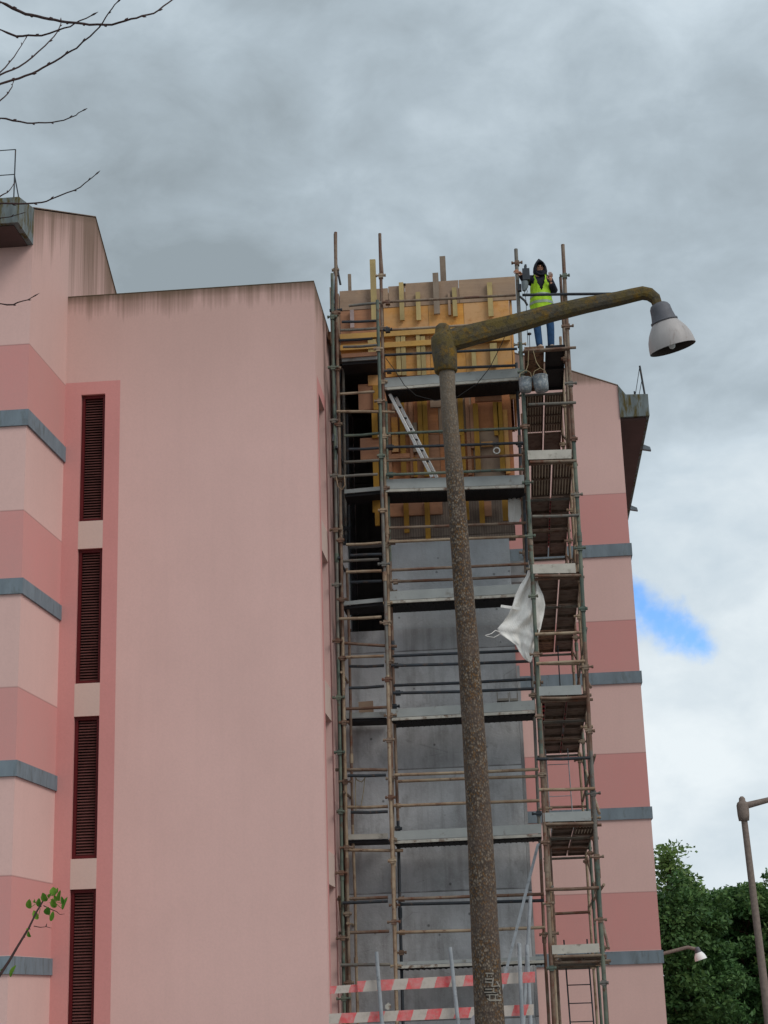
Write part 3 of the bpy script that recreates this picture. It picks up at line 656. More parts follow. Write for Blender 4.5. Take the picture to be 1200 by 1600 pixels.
LG = [(545, 478, 596, 473, 'y'), (600, 472, 806, 461, 'r'), (534, 503, 590, 501, 'n'), (600, 516, 806, 504, 'p'), (532, 516, 590, 513, 'y'), (528, 532, 582, 529, 'n'), (536, 542, 590, 539, 'y'),
      (600, 555, 808, 545, 'n'), (600, 580, 806, 571, 'n'), (528, 616, 585, 612, 'p'), (526, 643, 617, 644, 'p'), (538, 681, 592, 677, 'g'), (545, 702, 592, 700, 'n'), (538, 722, 592, 719, 'y'), (528, 745, 590, 741, 'y'),
      (603, 678, 816, 669, 'g'), (603, 699, 818, 692, 'n'), (603, 720, 816, 711, 'r'), (603, 742, 819, 733, 'g'),
      (608, 825, 822, 817, 'r'), (608, 847, 822, 838, 'p'), (541, 851, 596, 848, 'p'), (547, 868, 596, 866, 'n'), (533, 877, 592, 874, 'y'), (541, 894, 596, 892, 'p'), (547, 910, 596, 908, 'n'),
      (611, 891, 826, 881, 'r'), (613, 909, 824, 900, 'r'), (530, 967, 596, 964, 'p'), (528, 1004, 620, 1010, 'r'), (541, 1027, 600, 1025, 'p'), (546, 1041, 600, 1040, 'n'), (545, 1075, 600, 1072, 'n'),
      (613, 1025, 812, 1017, 'n'), (617, 1040, 832, 1033, 'n'), (615, 1071, 832, 1061, 'n'), (615, 1083, 834, 1076, 'n'), (536, 1108, 604, 1105, 'r'),
      (616, 1211, 842, 1202, 'p'), (622, 1221, 838, 1213, 'p'), (620, 1259, 843, 1251, 'p'), (524, 1203, 605, 1203, 'r'), (543, 1212, 603, 1211, 'n'), (540, 1261, 606, 1260, 'p'), (548, 1269, 606, 1268, 'n'),
      (537, 1328, 630, 1329, 'p'), (622, 1405, 850, 1397, 'r'), (624, 1413, 850, 1407, 'n'), (622, 1457, 852, 1449, 'p'), (527, 1405, 606, 1402, 'r'), (535, 1411, 606, 1408, 'n'), (529, 1458, 608, 1455, 'r'), (532, 1508, 610, 1507, 'y')]
for k, (a, b_, c_, d_, m) in enumerate(LG):
    ledger(a, b_, c_, d_, 26.93 if k % 2 == 0 else 27.08, m, sA)
# left bay boards and decks
for (tl, tr, h, m, Yd) in (((534, 560), (590, 556), 5, 'board', 27.2), ((538, 765), (594, 760), 6, 'board', 27.3), ((536, 940), (598, 934), 6, 'board', 27.2), ((541, 1114), (603, 1112), 8, 'board', 27.3), ((541, 1304), (606, 1302), 8, 'board_pale', 27.2)):
    quadbox(tl, tr, (tr[0], tr[1]+h), (tl[0], tl[1]+h), Yd, .03).build('toe_board', m, sA)
    L, R_ = at(tl[0], tl[1]+h, Yd), at(tr[0], tr[1]+h, Yd); mb = MB(); d_ = Vector((0, .5, 0)); o_ = Vector((0, .035, -.005))
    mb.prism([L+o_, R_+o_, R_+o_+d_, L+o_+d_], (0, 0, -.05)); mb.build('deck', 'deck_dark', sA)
quadbox((534, 553), (590, 549), (590, 555), (534, 559), 27.15, .03).build('plank', 'ply_brown', sA)
# braces
tube_part('brace', [at(524, 405, 27.05), at(532, 445, 27.1)], .02, 'n', sA)
tube_part('brace', [at(520, 690, 26.9), at(533, 560, 28.2)], .022, 'n', sA)
tube_part('brace', [at(548, 1600, 28.2), at(530, 1400, 27.2)], .024, 'p', sA)
tube_part('brace', [at(541, 1600, 27.6), at(537, 1450, 27.2)], .024, 'r', sA)
tube_part('brace', [at(598, 430, 27.0), at(594, 380, 27.1)], .02, 'r', sA)

sB = thing('scaffold', (.8, 29, G), 'narrow access scaffold tower with plank landings beside the right pink wall', 'scaffold')
standard(.31, 26.0, G, 12.42, ['r', 'r', 'g', 'g', 'g', 'y'], sB, czs(.35, 12.3, .98), 'rrg', lean=.14, r=.032)
standard(1.09, 26.0, G, 12.45, ['g', 'y', 'r', 'g', 'r', 'r'], sB, czs(.1, 12.4, .98), 'rrgy', lean=.17, r=.032)
standard(.36, 26.12, G, 11.2, ['p', 'r', 'p', 'y'], sB, czs(.9, 11, 1.95), 'rp', lean=.06, r=.026)
standard(1.14, 26.35, G, 12.0, ['r', 'p', 'r'], sB, czs(.7, 11.8, 1.95), 'rp', lean=.05, r=.026)
for (Y, m) in ((28.1, ['r', 'p']), (30.2, ['g', 'r']), (32.3, ['p', 'r'])):
    standard(1.20, Y, G, 11.6 if Y < 29 else 10.9, m, sB, czs(.5, 10.8, 1.95), 'rp', r=.026); standard(.44, Y, G, 10.9, m, sB, None, r=.026)
RBX = [((824, 704), (893, 702), (893, 716), (825, 718)), ((832, 882), (899, 880), (900, 895), (833, 896)), ((840, 1073), (908, 1070), (909, 1085), (841, 1087)), ((848, 1270), (923, 1267), (924, 1282), (849, 1284)), ((862, 1477), (936, 1474), (937, 1488), (863, 1491))]
def landing(z, n, kinds):
    for k in range(n):
        for s_ in (0, 1):
            xa = (.50, .86)[s_]; xb = xa+.31; ya = 26.06+2.1*k; yb = ya+2.02; kind = kinds[k % len(kinds)][s_]
            mb = MB(); mb.box(xa, xb, ya, yb, z, z+.012)
            mb.box(xa-.012, xa, ya, yb, z-.05, z+.012, 0); mb.box(xb, xb+.012, ya, yb, z-.05, z+.012, 0)
            for q in range(3):
                yy = ya+(yb-ya)*(q+.0)/2; mb.box(xa, xb, yy-.03+(.03 if q == 0 else 0), yy+.03-(.03 if q == 2 else 0), z-.045, z-.001, 0)
            if kind == 'r':
                for q in range(6):
                    xx = xa+.03+(xb-xa-.06)*q/5; mb.box(xx-.007, xx+.007, ya+.04, yb-.04, z-.022, z-.002, 1)
            mat = {'r': 'deck', 'b': 'deck_brown', 'k': 'deck_dark', 'd': 'deck'}[kind]
            mb.build('deck', [mat, 'rib'], sB)
    for k in range(n+1):
        y = 26.05+2.1*k; mb = MB(); mb.tube([(.38, y, z-.085), (1.24, y, z-.085)], .024, 8); mb.build('transom', TM['r' if k % 2 == 0 else 'y'], sB)
landing(10.60, 1, ['bk'])
for z, n, kk in ((8.58, 3, ['rr', 'dd', 'dd']), (6.60, 3, ['dd', 'dd', 'bd']), (4.58, 3, ['dd', 'dd', 'dd']), (2.60, 3, ['dr', 'dd', 'dd']), (.55, 3, ['dd', 'bd', 'dd'])): landing(z, n, kk)
# second section of the top landing, set slightly lower behind
for s_ in (0, 1):
    for k, kind in ((1, 'r'), (2, 'd')):
        xa = (.50, .86)[s_]; ya = 26.06+2.1*k; mb = MB(); mb.box(xa, xa+.31, ya, ya+2.02, 10.50, 10.512); mb.box(xa-.012, xa, ya, ya+2.02, 10.45, 10.512); mb.box(xa+.31, xa+.322, ya, ya+2.02, 10.45, 10.512)
        if kind == 'r':
            for q in range(6): xx = xa+.03+.25*q/5; mb.box(xx-.007, xx+.007, ya+.04, ya+1.98, 10.478, 10.499, 1)
            for q in (1, 2, 3): mb.box(xa, xa+.31, ya+q*.5-.02, ya+q*.5+.02, 10.455, 10.477)
        mb.build('deck', ['deck', 'rib'], sB)
for i, b_ in enumerate(RBX):
    quadbox(*b_, 25.97, .03).build('toe_board', 'board_pale' if i in (0, 1, 4) else 'board', sB)
    L, R_ = b_[3], b_[2]; ledger(L[0]+3, L[1]+4, R_[0]+8, R_[1]+4, 25.99, 'r', sB)
for (a, b_, c_, d_, m) in [(816, 461, 955, 459, 'n'), (818, 548, 900, 543, 'r'), (826, 632, 900, 629, 'y'), (832, 807, 905, 805, 'y'), (836, 991, 908, 988, 'p'), (838, 1037, 914, 1033, 'p'), (838, 1186, 922, 1184, 'n'), (842, 1234, 930, 1232, 'p'), (852, 1390, 936, 1387, 'r')]:
    ledger(a, b_, c_, d_, 25.94, m, sB)
ledger(862, 1428, 922, 1425, 30.2, 'r', sB); 
ledger(846, 1262, 920, 1260, 32.3, 'r', sB)
ledger(836, 1037, 905, 1037, 28.2, 'p', sB)
for (p, q, m) in (((1.22, 26.1, 8.7), (1.22, 30.2, 10.4), 'r'), ((1.22, 26.1, 6.7), (1.22, 32.2, 8.5), 'p'), ((1.22, 26.1, 4.7), (1.22, 32.2, 6.5), 'r'), ((1.22, 26.1, 2.7), (1.22, 32.2, 4.5), 'p'), ((1.22, 26.1, .65), (1.22, 32.2, 2.5), 'r'),
                  ((1.18, 28.1, 8.6), (1.25, 26.2, 11.9), 'r')):
    tube_part('brace', [p, q], .024, m, sB)
for z in (9.6, 7.65, 5.65, 3.6, 1.6):
    for x in (.42, 1.21): tube_part('guard_rail', [(x, 26.0, z), (x, 32.3, z)], .022, random.choice('rpy'), sB)
# access ladders inside the tower
def ladder(name, par, p, q, w, m, rungs, r=.014, label=None):
    p, q = Vector(p), Vector(q); W_ = Vector((w/2, 0, 0)); mb = MB()
    mb.tube([p-W_, q-W_], r, 6); mb.tube([p+W_, q+W_], r, 6)
    for i in range(rungs): c_ = p.lerp(q, (i+.5)/rungs); mb.tube([c_-W_, c_+W_], r*.8, 6)
    return mb.build(name, m, par)
ladder('ladder', sB, (.90, 31.0, G), (.86, 31.0, .95), .42, 't_navy', 8)
ladder('ladder', sB, (.76, 31.4, 2.7), (.74, 31.4, 4.5), .42, 't_white', 3, .010)
ladder('ladder', sB, (.66, 30.9, 4.7), (.66, 30.9, 6.4), .42, 't_navy', 1, .012)

# ------------------------------------------------------------------ loose things on the scaffold
a, b_ = at(610, 611, 27.25), at(679, 746, 27.35)
lad = thing('ladder', b_, 'white aluminium ladder leaning left under the highest grey board of the shaft scaffold', 'ladder')
d = (a-b_).normalized(); n_ = Vector((0, 1, 0)); sdv = Vector((.12, .28, .06)).normalized()
for s_ in (-1, 1):
    mb = MB(); o_ = sdv*.10*s_; c_ = (a+b_)/2+o_; mb.obox(c_, d*(a-b_).length/2, sdv*.014, d.cross(sdv)*.026); mb.build('stile', 'alu', lad)
for k in range(8):
    c_ = b_.lerp(a, (k+.5)/8); mb = MB(); mb.tube([c_-sdv*.087, c_+sdv*.087], .016, 6); mb.build('rung', 't_navy', lad)

def cloth(name, outline, Y, amp, label, cat, nseg=22, mat='sheet', fold=(1., 0.)):
    """hanging sheet: rows between a left and a right edge given in photo pixels, folded in depth, with a thickness"""
    mb = MB(); rows = len(outline); vs = []
    for i, (xl_, xr_, y_) in enumerate(outline):
        for k in range(nseg+1):
            t = k/nseg; x = xl_+(xr_-xl_)*t
            dd = amp*(math.sin(t*9+i*.35*fold[0])+.5*math.sin(t*21+i*.6)+.35*math.sin(t*5-i*.9))
            vs.append(at(x, y_, Y+dd*min(1, (xr_-xl_)/30)))
    w = nseg+1; nf = len(vs); fs = []
    for i in range(rows-1):
        for k in range(nseg): fs.append((i*w+k, i*w+k+1, (i+1)*w+k+1, (i+1)*w+k))
    bk = [v+Vector((0, .006, 0)) for v in vs]
    fs2 = [tuple(j+nf for j in f[::-1]) for f in fs]
    edge = [k for k in range(w)]+[i*w+nseg for i in range(1, rows)]+[(rows-1)*w+k for k in range(nseg-1, -1, -1)]+[i*w for i in range(rows-2, 0, -1)]
    fs3 = [(edge[i], edge[(i+1) % len(edge)], edge[(i+1) % len(edge)]+nf, edge[i]+nf) for i in range(len(edge))]
    mb.add(vs+bk, fs+fs2+fs3, 0, True)
    return tag(mb.build(name, mat, loc=at(outline[0][0], outline[0][2], Y)), label, cat)
rows = []
LE = [(830, 868), (827, 885), (822, 900), (812, 915), (805, 930), (801, 945), (794, 960), (786, 972), (777, 982), (780, 990), (795, 1000), (806, 1008), (811, 1018), (818, 1028), (827, 1035)]
RE = [(832, 868), (834, 885), (838, 900), (842, 915), (849, 930), (852, 945), (850, 960), (847, 972), (845, 982), (842, 990), (839, 1000), (836, 1008), (834, 1018), (832, 1028), (830, 1035)]
for (a_, b2) in zip(LE, RE): rows.append((a_[0], b2[0], a_[1]))
fine = []
for i in range(len(rows)-1):
    for k in range(3):
        t = k/3; fine.append(tuple(rows[i][j]*(1-t)+rows[i+1][j]*t for j in range(3)))
fine.append(rows[-1])
sh = cloth('plastic_sheet', fine, 26.18, .035, 'large white plastic sheet blown sideways and snagged on the red scaffold tube', 'sheet')
mb = MB(); mb.tube([at(783, 988, 26.2), at(774, 985, 26.15), at(768, 990, 26.1), at(758, 993, 26.1)], .007, 5); mb.tube([at(783, 990, 26.2), at(772, 996, 26.15), at(760, 994, 26.1)], .006, 5)
mb.build('tie_cord', 'sheet', sh)
mb = MB(); mb.obox(at(797, 949, 26.15), (.15, 0, -.03), (0, .004, 0), (.006, 0, .022)); mb.build('tie_strap', 'sheet', sh)
cloth('plastic_sheet', [(795, 812, 776), (794, 814, 786), (794, 816, 796), (794, 815, 806), (795, 811, 815), (798, 806, 820)], 27.55, .03, 'small white plastic scrap hanging below the lower corner of the formwork', 'sheet', 12)

def bucket(px, py, sc_, label, tilt, ropes):
    P = at(px, py, 25.86); t = thing('bucket', P, label, 'bucket', 'buckets hanging from the top landing')
    R3 = Matrix.Translation(P) @ Matrix.Rotation(tilt, 4, 'Y')
    mb = MB(); prof = [(.0, 0), (.105, 0), (.118, .12), (.128, .245), (.134, .25), (.128, .255), (.121, .245), (.10, .02), (0, .02)]
    mb.lathe([(r*sc_, z*sc_) for r, z in prof], R3, 20); mb.build('body', 'bucket', t)
    top = R3 @ Vector((0, 0, .245*sc_)); apex = top+Vector((.02, 0, .16))
    mb = MB(); pts = [R3 @ Vector((-.12*sc_, 0, .24*sc_)), top+Vector((-.08, 0, .11)), apex, top+Vector((.09, 0, .11)), R3 @ Vector((.12*sc_, 0, .24*sc_))]
    mb.tube(pts, .007, 5); mb.build('handle', 'rope', t)
    mb = MB(); mb.tube([apex]+[at(*q, 25.9) for q in ropes], .007, 5); mb.build('rope', 'rope', t)
    mb = MB()
    for (u, z) in ((-.05, .12), (.045, .15)):
        c_ = R3 @ Vector((u*sc_, -.118*sc_, z*sc_)); mb.obox(c_, (.022, .004, 0), (0, .006, 0), (0, 0, .04))
    return t
bucket(821, 612, .92, 'scuffed grey bucket hanging in front of the green tube, left of the pair', .06, [(825, 570), (826, 548)])
bucket(847, 611, 1.05, 'blue grey metal bucket hanging under the worker, right one of the pair', -.1, [(838, 566), (833, 548)])
# hoist clamped to the upright
P = at(822, 452, 25.9)
h = thing('hoist', P, 'dark electric hoist unit clamped to the upright beside the worker, with hanging cable', 'hoist')
mb = MB(); c_ = at(822, 430, 25.88); mb.obox(c_, (.062, 0, .0), (0, .06, 0), (0, 0, .105)); mb.tube([c_+Vector((-.01, 0, .10)), c_+Vector((.0, 0, .18))], .024, 8)
mb.tube([c_+Vector((0, 0, .17)), c_+Vector((.002, 0, .20))], .018, 8); mb.build('motor', 'hoist', h)
mb = MB(); c2 = at(820, 446, 25.88); mb.tube([c2+Vector((.005, 0, .07)), c2+Vector((0, 0, -.03)), c2+Vector((-.02, 0, -.10))], [.06, .056, .03], 12); mb.build('drum', 'hoist_light', h)
mb = MB(); mb.tube([at(812, 463, 25.9), at(820, 470, 25.9), at(824, 477, 25.9)], .02, 6); mb.obox(at(812, 450, 25.92), (.03, 0, 0), (0, .04, 0), (0, 0, .06)); mb.build('clamp', 't_navy', h)
mb = MB(); mb.tube([at(819, 452, 25.86), at(822, 470, 25.86), at(823, 500, 25.86), at(824, 520, 25.86), at(825, 540, 25.88)], .005, 4); mb.tube([at(821, 448, 25.86), at(824, 455, 25.85), at(822, 463, 25.85)], .005, 4); mb.build('cable', 'cable', h)
# marker rod on the landing
P = at(828, 546, 26.1); r0 = thing('marker_rod', P, 'thin upright rod with a flat round head standing left of the person', 'rod')
mb = MB(); mb.tube([P, at(827, 524, 26.1)], .006, 6); mb.build('rod', 't_navy', r0)
mb = MB(); c_ = at(827, 522, 26.1); mb.lathe([(0, .02), (.03, .018), (.042, 0), (.03, -.012), (0, -.012)], Matrix.Translation(c_), 14); mb.build('head', 't_navy', r0)
# drooping cable over the main bay
pts = [at(x, y, 26.85) for x, y in ((603, 560), (618, 580), (632, 602), (650, 618), (680, 626), (715, 620), (745, 600), (765, 575), (785, 535), (797, 505), (812, 488))]
mb = MB(); mb.tube(pts, .007, 5); tag(mb.build('cable', 'cable', loc=pts[0]), 'thin black cable sagging across the highest grey toe board', 'cable')
P = at(776, 705, 27.7); mb = MB()
ring = [P+Vector((.055*math.cos(t), -.03, .055*math.sin(t))) for t in [2*math.pi*k/14 for k in range(15)]]
mb.tube(ring, .013, 6, cap=False); mb.tube(ring, .011, 6, cap=False); tag(mb.build('rope_coil', 'sheet', loc=P), 'small pale coil of rope hung on the brown formwork', 'rope')
# strings left hanging in the left bay
P = at(558, 1212, 27.0); mb = MB()
mb.tube([at(556, 1212, 27.0), at(555, 1240, 27.0), at(556, 1268, 27.0)], .006, 4); mb.tube([at(570, 1214, 27.0), at(568, 1236, 27.0), at(564, 1260, 27.0)], .006, 4); mb.tube([at(553, 1210, 26.98), at(558, 1219, 26.98), at(565, 1222, 26.98), at(571, 1215, 26.98)], .009, 5)
tag(mb.build('rope', 'rope', loc=P), 'frayed strings hanging from a dark rail in the left scaffold bay', 'rope')
P = at(522, 752, 26.9); mb = MB(); mb.tube([at(525, 745, 26.9), at(528, 760, 26.9), at(534, 766, 26.9), at(539, 758, 26.9), at(538, 744, 26.9)], .012, 6); tag(mb.build('hose', 't_pale', loc=P), 'short pale hose looped between the uprights at the second landing from the top', 'hose')
# crates of blocks on the fourth board
for (x, w_, lbl) in ((786, .10, 'small white open box on the landing board, left of two'), (803, .07, 'small pale block on the landing board, right of two')):
    P = at(x, 1096, 27.3); mb = MB(); mb.box(P.x-w_, P.x-w_+.015, P.y-.08, P.y+.08, P.z, P.z+.15); mb.box(P.x+w_-.015, P.x+w_, P.y-.08, P.y+.08, P.z, P.z+.13)
    mb.box(P.x-w_+.016, P.x+w_-.016, P.y-.08, P.y+.08, P.z, P.z+.04); tag(mb.build('box', 'white_paint', loc=P), lbl, 'box')
P = at(572, 1105, 27.45); mb = MB(); mb.obox(P+Vector((0, 0, .0)), (.125, 0, .004), (0, .012, 0), (-.003, 0, .1)); tag(mb.build('plywood_offcut', 'ply_weather', loc=P), 'square pale board stood behind the rusty rail in the left scaffold bay', 'board')
P = at(606, 1573, 26.5); mb = MB(); mb.prism([P+Vector(q) for q in ((-.04, 0, -.03), (-.045, 0, .02), (.005, 0, .06), (.05, 0, .03), (.045, 0, -.02), (.01, 0, -.05))], (0, .03, 0)); tag(mb.build('bag', 'ledge', loc=P), 'small crumpled pale bag on the uprights just behind the striped barrier', 'bag')
# leaning white pole
a, b_ = at(841, 1318, 26.75), at(780, 1560, 26.2)
mb = MB(); mb.obox((a+b_)/2, (b_-a)/2, Vector((.026, 0, .008)), (0, .02, 0)); tag(mb.build('timber_pole', 't_white', loc=b_), 'long pale pole leaning diagonally across the lower right of the concrete shaft', 'pole')
for (x0, y0, x1, y1, Y, l) in ((823, 1476, 833, 1680, 23.5, 'straight pale conduit standing behind the right end of the striped barrier'), (829, 1400, 812, 1700, 25.5, 'tall thin pale conduit leaning at the right edge of the concrete shaft')):
    mb = MB(); a, b_ = at(x0, y0, Y), at(x1, y1, Y); b_ = a+(b_-a)*((G-a.z)/(b_.z-a.z)); mb.tube([b_, a], .028, 8); tag(mb.build('conduit', 't_white', loc=b_), l, 'pipe')

# ------------------------------------------------------------------ striped barrier
br = thing('barrier', (-1.3, 22, G), 'red and white striped plank barrier on zinc posts below the scaffold', 'barrier')
for (q, Y) in ((((558, 1533), (836, 1518), (836, 1535), (559, 1550)), 22.0), (((515, 1541), (560, 1538), (560, 1550), (515, 1553)), 22.04), (((514, 1584), (834, 1569), (834, 1586), (514, 1600)), 22.0)):
    p = [at(*c_, Y) for c_ in q]; mb = MB(); mb.prism(p, (0, .028, 0)); mb.build('plank', 'barrier', br)
for (x0, y0, x1, y1) in ((588, 1487, 597, 1600), (703, 1480, 716, 1600), (811, 1474, 816, 1600)):
    a, b_ = at(x0, y0, 21.93), at(x1, y1, 21.93); b_ = a+(b_-a)*((G-a.z)/(b_.z-a.z)); mb = MB(); mb.tube([b_, a], .026, 10); mb.build('post', 't_white', br)
# rounded cabinet behind the lamp post, plank stack behind the barrier
P = at(762, 1600, 17); z1 = at(760, 1583, 17).z; mb = MB(); w_ = .165
prof = [(-w_, G), (-w_, z1-.07)]+[(-w_+.08-.08*math.cos(t), z1-.08+.08*math.sin(t)) for t in [math.pi/2*k/6 for k in range(7)]]+[(w_-.08+.08*math.sin(t), z1-.08+.08*math.cos(t)) for t in [math.pi/2*k/6 for k in range(7)]]+[(w_+.03, G)]
mb.prism([(P.x+x-.005, 17, z) for x, z in prof], (0, .35, 0)); cb_ = mb.build('cabinet', 'cabinet', loc=(P.x, 17, G)); tag(cb_, 'round-cornered light grey cabinet almost hidden behind the nearest lamp post', 'cabinet')
mb = MB()
for k, (x0, x1, z, m) in enumerate(((-2.0, -.3, -.62, 0), (-1.9, -.45, -.66, 0))): mb.box(x0, x1, 22.8+.2*k, 22.95+.2*k, z-.02, z+.05)
mb.box(-1.9, -1.8, 22.8, 23.15, G, -.68); mb.box(-.6, -.5, 22.8, 23.15, G, -.68)
tag(mb.build('timber_trestle', 'timber_grey', loc=(-1.2, 22.9, G)), 'low timber trestle behind the striped barrier, only its top in view', 'trestle')

# ------------------------------------------------------------------ street lamps
def lamp_geometry(t, P, k, arm_end, par_mats, twist=0, detail=True, lean=0.):
    """P: pole foot; k: (pole height, r foot, r top)"""
    pass
LY = 12.0
ft = at(765, 1600, LY); tp = at(699, 580, LY); dirv = (tp-ft)/(tp.z-ft.z); foot = ft+dirv*(G-ft.z)
PM = [(580, 686, 711), (620, 688, 712), (740, 696.5, 724), (860, 704.5, 734), (1000, 714, 747.5), (1160, 723, 759.5), (1300, 730, 770), (1480, 736.5, 781), (1600, 742, 789)]
PN = []     # (z, centre x, radius) along the post, top to bottom
for y_, a_, b_ in PM:
    A_, B_ = at(a_, y_, LY), at(b_, y_, LY); PN.append(((A_.z+B_.z)/2, (A_.x+B_.x)/2, (B_.x-A_.x)/2))
PN.append((G, PN[-1][1]+.012, PN[-1][2]*1.12)); PN.insert(0, (PN[0][0]+.12, PN[0][1]-.006, PN[0][2]))
foot = Vector((PN[-1][1], LY, G))
def post_at(z):
    for i in range(len(PN)-1):
        if PN[i][0] >= z >= PN[i+1][0]:
            t = (PN[i][0]-z)/(PN[i][0]-PN[i+1][0]); return PN[i][1]*(1-t)+PN[i+1][1]*t, PN[i][2]*(1-t)+PN[i+1][2]*t
    return PN[-1][1], PN[-1][2]
lp = thing('street_lamp', foot, 'nearest street lamp, speckled brown concrete post with lichen-covered arm', 'street lamp', None)
mb = MB(); n = 40; pts = []; rs = []
for i in range(n+1):
    z = PN[0][0]+(G-PN[0][0])*i/n; x, r_0 = post_at(z); pts.append((x, LY, z)); rs.append(r_0+.0012*math.sin(i*2.3))
mb.tube(pts, rs, 28); pole = mb.build('pole', 'aggregate', lp)
# head block: squat tapered collar with domed cap
hb = at(697, 582, LY); ht = at(697, 518, LY)
mb = MB(); ax = (ht-hb); prof = [(.058, 0), (.082, 0), (.090, .01), (.096, .12), (.102, .24), (.098, .29), (.082, .315), (.064, .325), (.062, .36), (.056, .39), (.035, .41), (0, .415)]
mb.lathe(prof, Matrix.Translation(hb) @ Vector((0, 0, 1)).rotation_difference(Vector((-.03, 0, 1))).to_matrix().to_4x4(), 26); mb.build('head_block', 'lichen', lp)
# arm: rectangular tapered beam with rounded edges, curling down at the end
ctr = [(704, 532), (740, 522.5), (797, 508), (859, 490), (915, 477), (965, 467), (988, 461.5), (1004, 458), (1015, 460), (1024, 467), (1028, 478)]
hh = [.098, .094, .084, .074, .065, .057, .055, .054, .052, .047, .042]
hh = [v*.98 for v in hh]
mb = MB(); vs = []; P_ = [at(x, y, LY) for x, y in ctr]
sg = 14
for i, p in enumerate(P_):
    d_ = (P_[min(i+1, len(P_)-1)]-P_[max(i-1, 0)]).normalized(); up = Vector((0, -1, 0)).cross(d_); up = -up if up.z < 0 and i < 8 else up
    if i >= 7 and up.dot(prev) < 0: up = -up
    prev = up
    for k in range(sg):
        a_ = 2*math.pi*k/sg; cx_, cy_ = math.cos(a_), math.sin(a_); q = 1/max(abs(cx_), abs(cy_))*.94+.06
        hv = hh[i]*.80; wv = .068-.020*i/9
        vs.append(p+up*cy_*hv*q+Vector((0, 1, 0))*cx_*wv*q)
fs = [(i*sg+k, i*sg+(k+1) % sg, (i+1)*sg+(k+1) % sg, (i+1)*sg+k) for i in range(len(P_)-1) for k in range(sg)]
mb.add(vs, fs, 0, False); mb.add(vs[:sg], [tuple(range(sg))]); mb.add(vs[-sg:], [tuple(range(sg))]); arm = mb.build('arm', 'lichen', lp)
def bell(top, bot_dir, s, par, cap_m='lamp_cap', shade_m='lamp_shade'):
    rot = Vector((0, 0, -1)).rotation_difference(bot_dir.normalized()).to_matrix().to_4x4(); T = Matrix.Translation(top) @ rot @ Matrix.Scale(s, 4)
    mb = MB(); mb.lathe([(0, .005), (.05, .0), (.072, -.015), (.084, -.04), (.089, -.09), (.103, -.158), (.106, -.165), (0, -.165)], T, 28)
    for k in (0,): 
        mb.lathe([(.107, -.150), (.111, -.150), (.111, -.163), (.107, -.163)], T, 28)
    mb.build('lamp_cap', cap_m, par)
    mb = MB(); mb.lathe([(.104, -.166), (.128, -.20), (.156, -.245), (.176, -.295), (.186, -.345), (.190, -.385), (.190, -.392)], T, 32)
    mb.lathe([(.190, -.392), (.184, -.392), (.180, -.345), (.170, -.295), (.150, -.247), (.122, -.204), (.09, -.175), (0, -.17)], T, 32, 1)
    sh_ = mb.build('lamp_shade', [shade_m, 'lamp_in'], par)
    mb = MB(); mb.lathe([(0, -.20), (.02, -.20), (.022, -.26), (.03, -.30), (.032, -.35), (.022, -.385), (0, -.395)], T, 14); mb.build('bulb', 'bulb', par)
bell(at(1029, 474, LY), Vector((.24, .17, -1)), .97, lp)
# stencilled marks on the post (worn, illegible in the photo): pale strokes and dark strokes
def on_pole(px, py, lift):
    """point on the post's surface seen under that pixel"""
    d_ = ray(px, py); p = d_*((LY-.1)/d_.y); cx_, R0 = post_at(p.z); R0 += lift
    dx = max(-R0*.98, min(R0*.98, p.x-cx_)); return Vector((cx_+dx, LY-math.sqrt(R0*R0-dx*dx), p.z))
def stroke(mb, x0, y0, x1, y1, w_, lift):
    n = 6; x0, x1 = 745+x0/22.86, 745+x1/22.86; y0, y1 = 1505+y0/22.86, 1505+y1/22.86; w_ = w_/22.86/2
    L = math.hypot(x1-x0, y1-y0); nx, ny = -(y1-y0)/L*w_, (x1-x0)/L*w_
    top = []; bot = []
    for i in range(n+1):
        t = i/n; x, y = x0+(x1-x0)*t, y0+(y1-y0)*t; top.append(on_pole(x+nx, y+ny, lift)); bot.append(on_pole(x-nx, y-ny, lift))
    vs = top+bot; m = n+1; mb.add(vs, [(i, i+1, m+i+1, m+i) for i in range(n)])
wm = MB()
for s_ in ((310, 360, 600, 365, 45), (300, 570, 545, 560, 50), (300, 670, 545, 690, 45), (590, 520, 545, 830, 50), (700, 640, 830, 860, 40), (545, 830, 820, 800, 40), (760, 850, 840, 1100, 45), (270, 1040, 560, 1035, 40), (560, 1010, 760, 1110, 40), (340, 1130, 760, 1130, 40),
           (460, 1130, 460, 1330, 45), (670, 1130, 670, 1320, 40), (370, 1260, 480, 1340, 40), (430, 1325, 880, 1320, 55), (780, 1180, 870, 1180, 30), (300, 930, 560, 925, 40), (600, 880, 600, 1000, 40), (375, 400, 375, 500, 30), (520, 400, 520, 500, 30)): stroke(wm, *s_, .0025)
wm.build('painted_marking', 'white_paint', lp)
bm_ = MB()
for s_ in ((260, 880, 570, 880, 32), (270, 870, 270, 1000, 26), (265, 985, 540, 975, 36), (280, 1095, 500, 1085, 34), (500, 1070, 740, 1080, 40), (660, 865, 800, 865, 26), (790, 860, 790, 960, 26), (340, 625, 540, 620, 30), (490, 1155, 630, 1155, 24), (500, 1240, 620, 1240, 24), (345, 1170, 345, 1230, 26), (350, 1210, 430, 1215, 40), (700, 1160, 700, 1250, 26), (430, 420, 540, 420, 22), (430, 500, 540, 505, 22), (300, 430, 350, 510, 24)): stroke(bm_, *s_, .0040)
bm_.build('painted_marking', 'black_paint', lp)

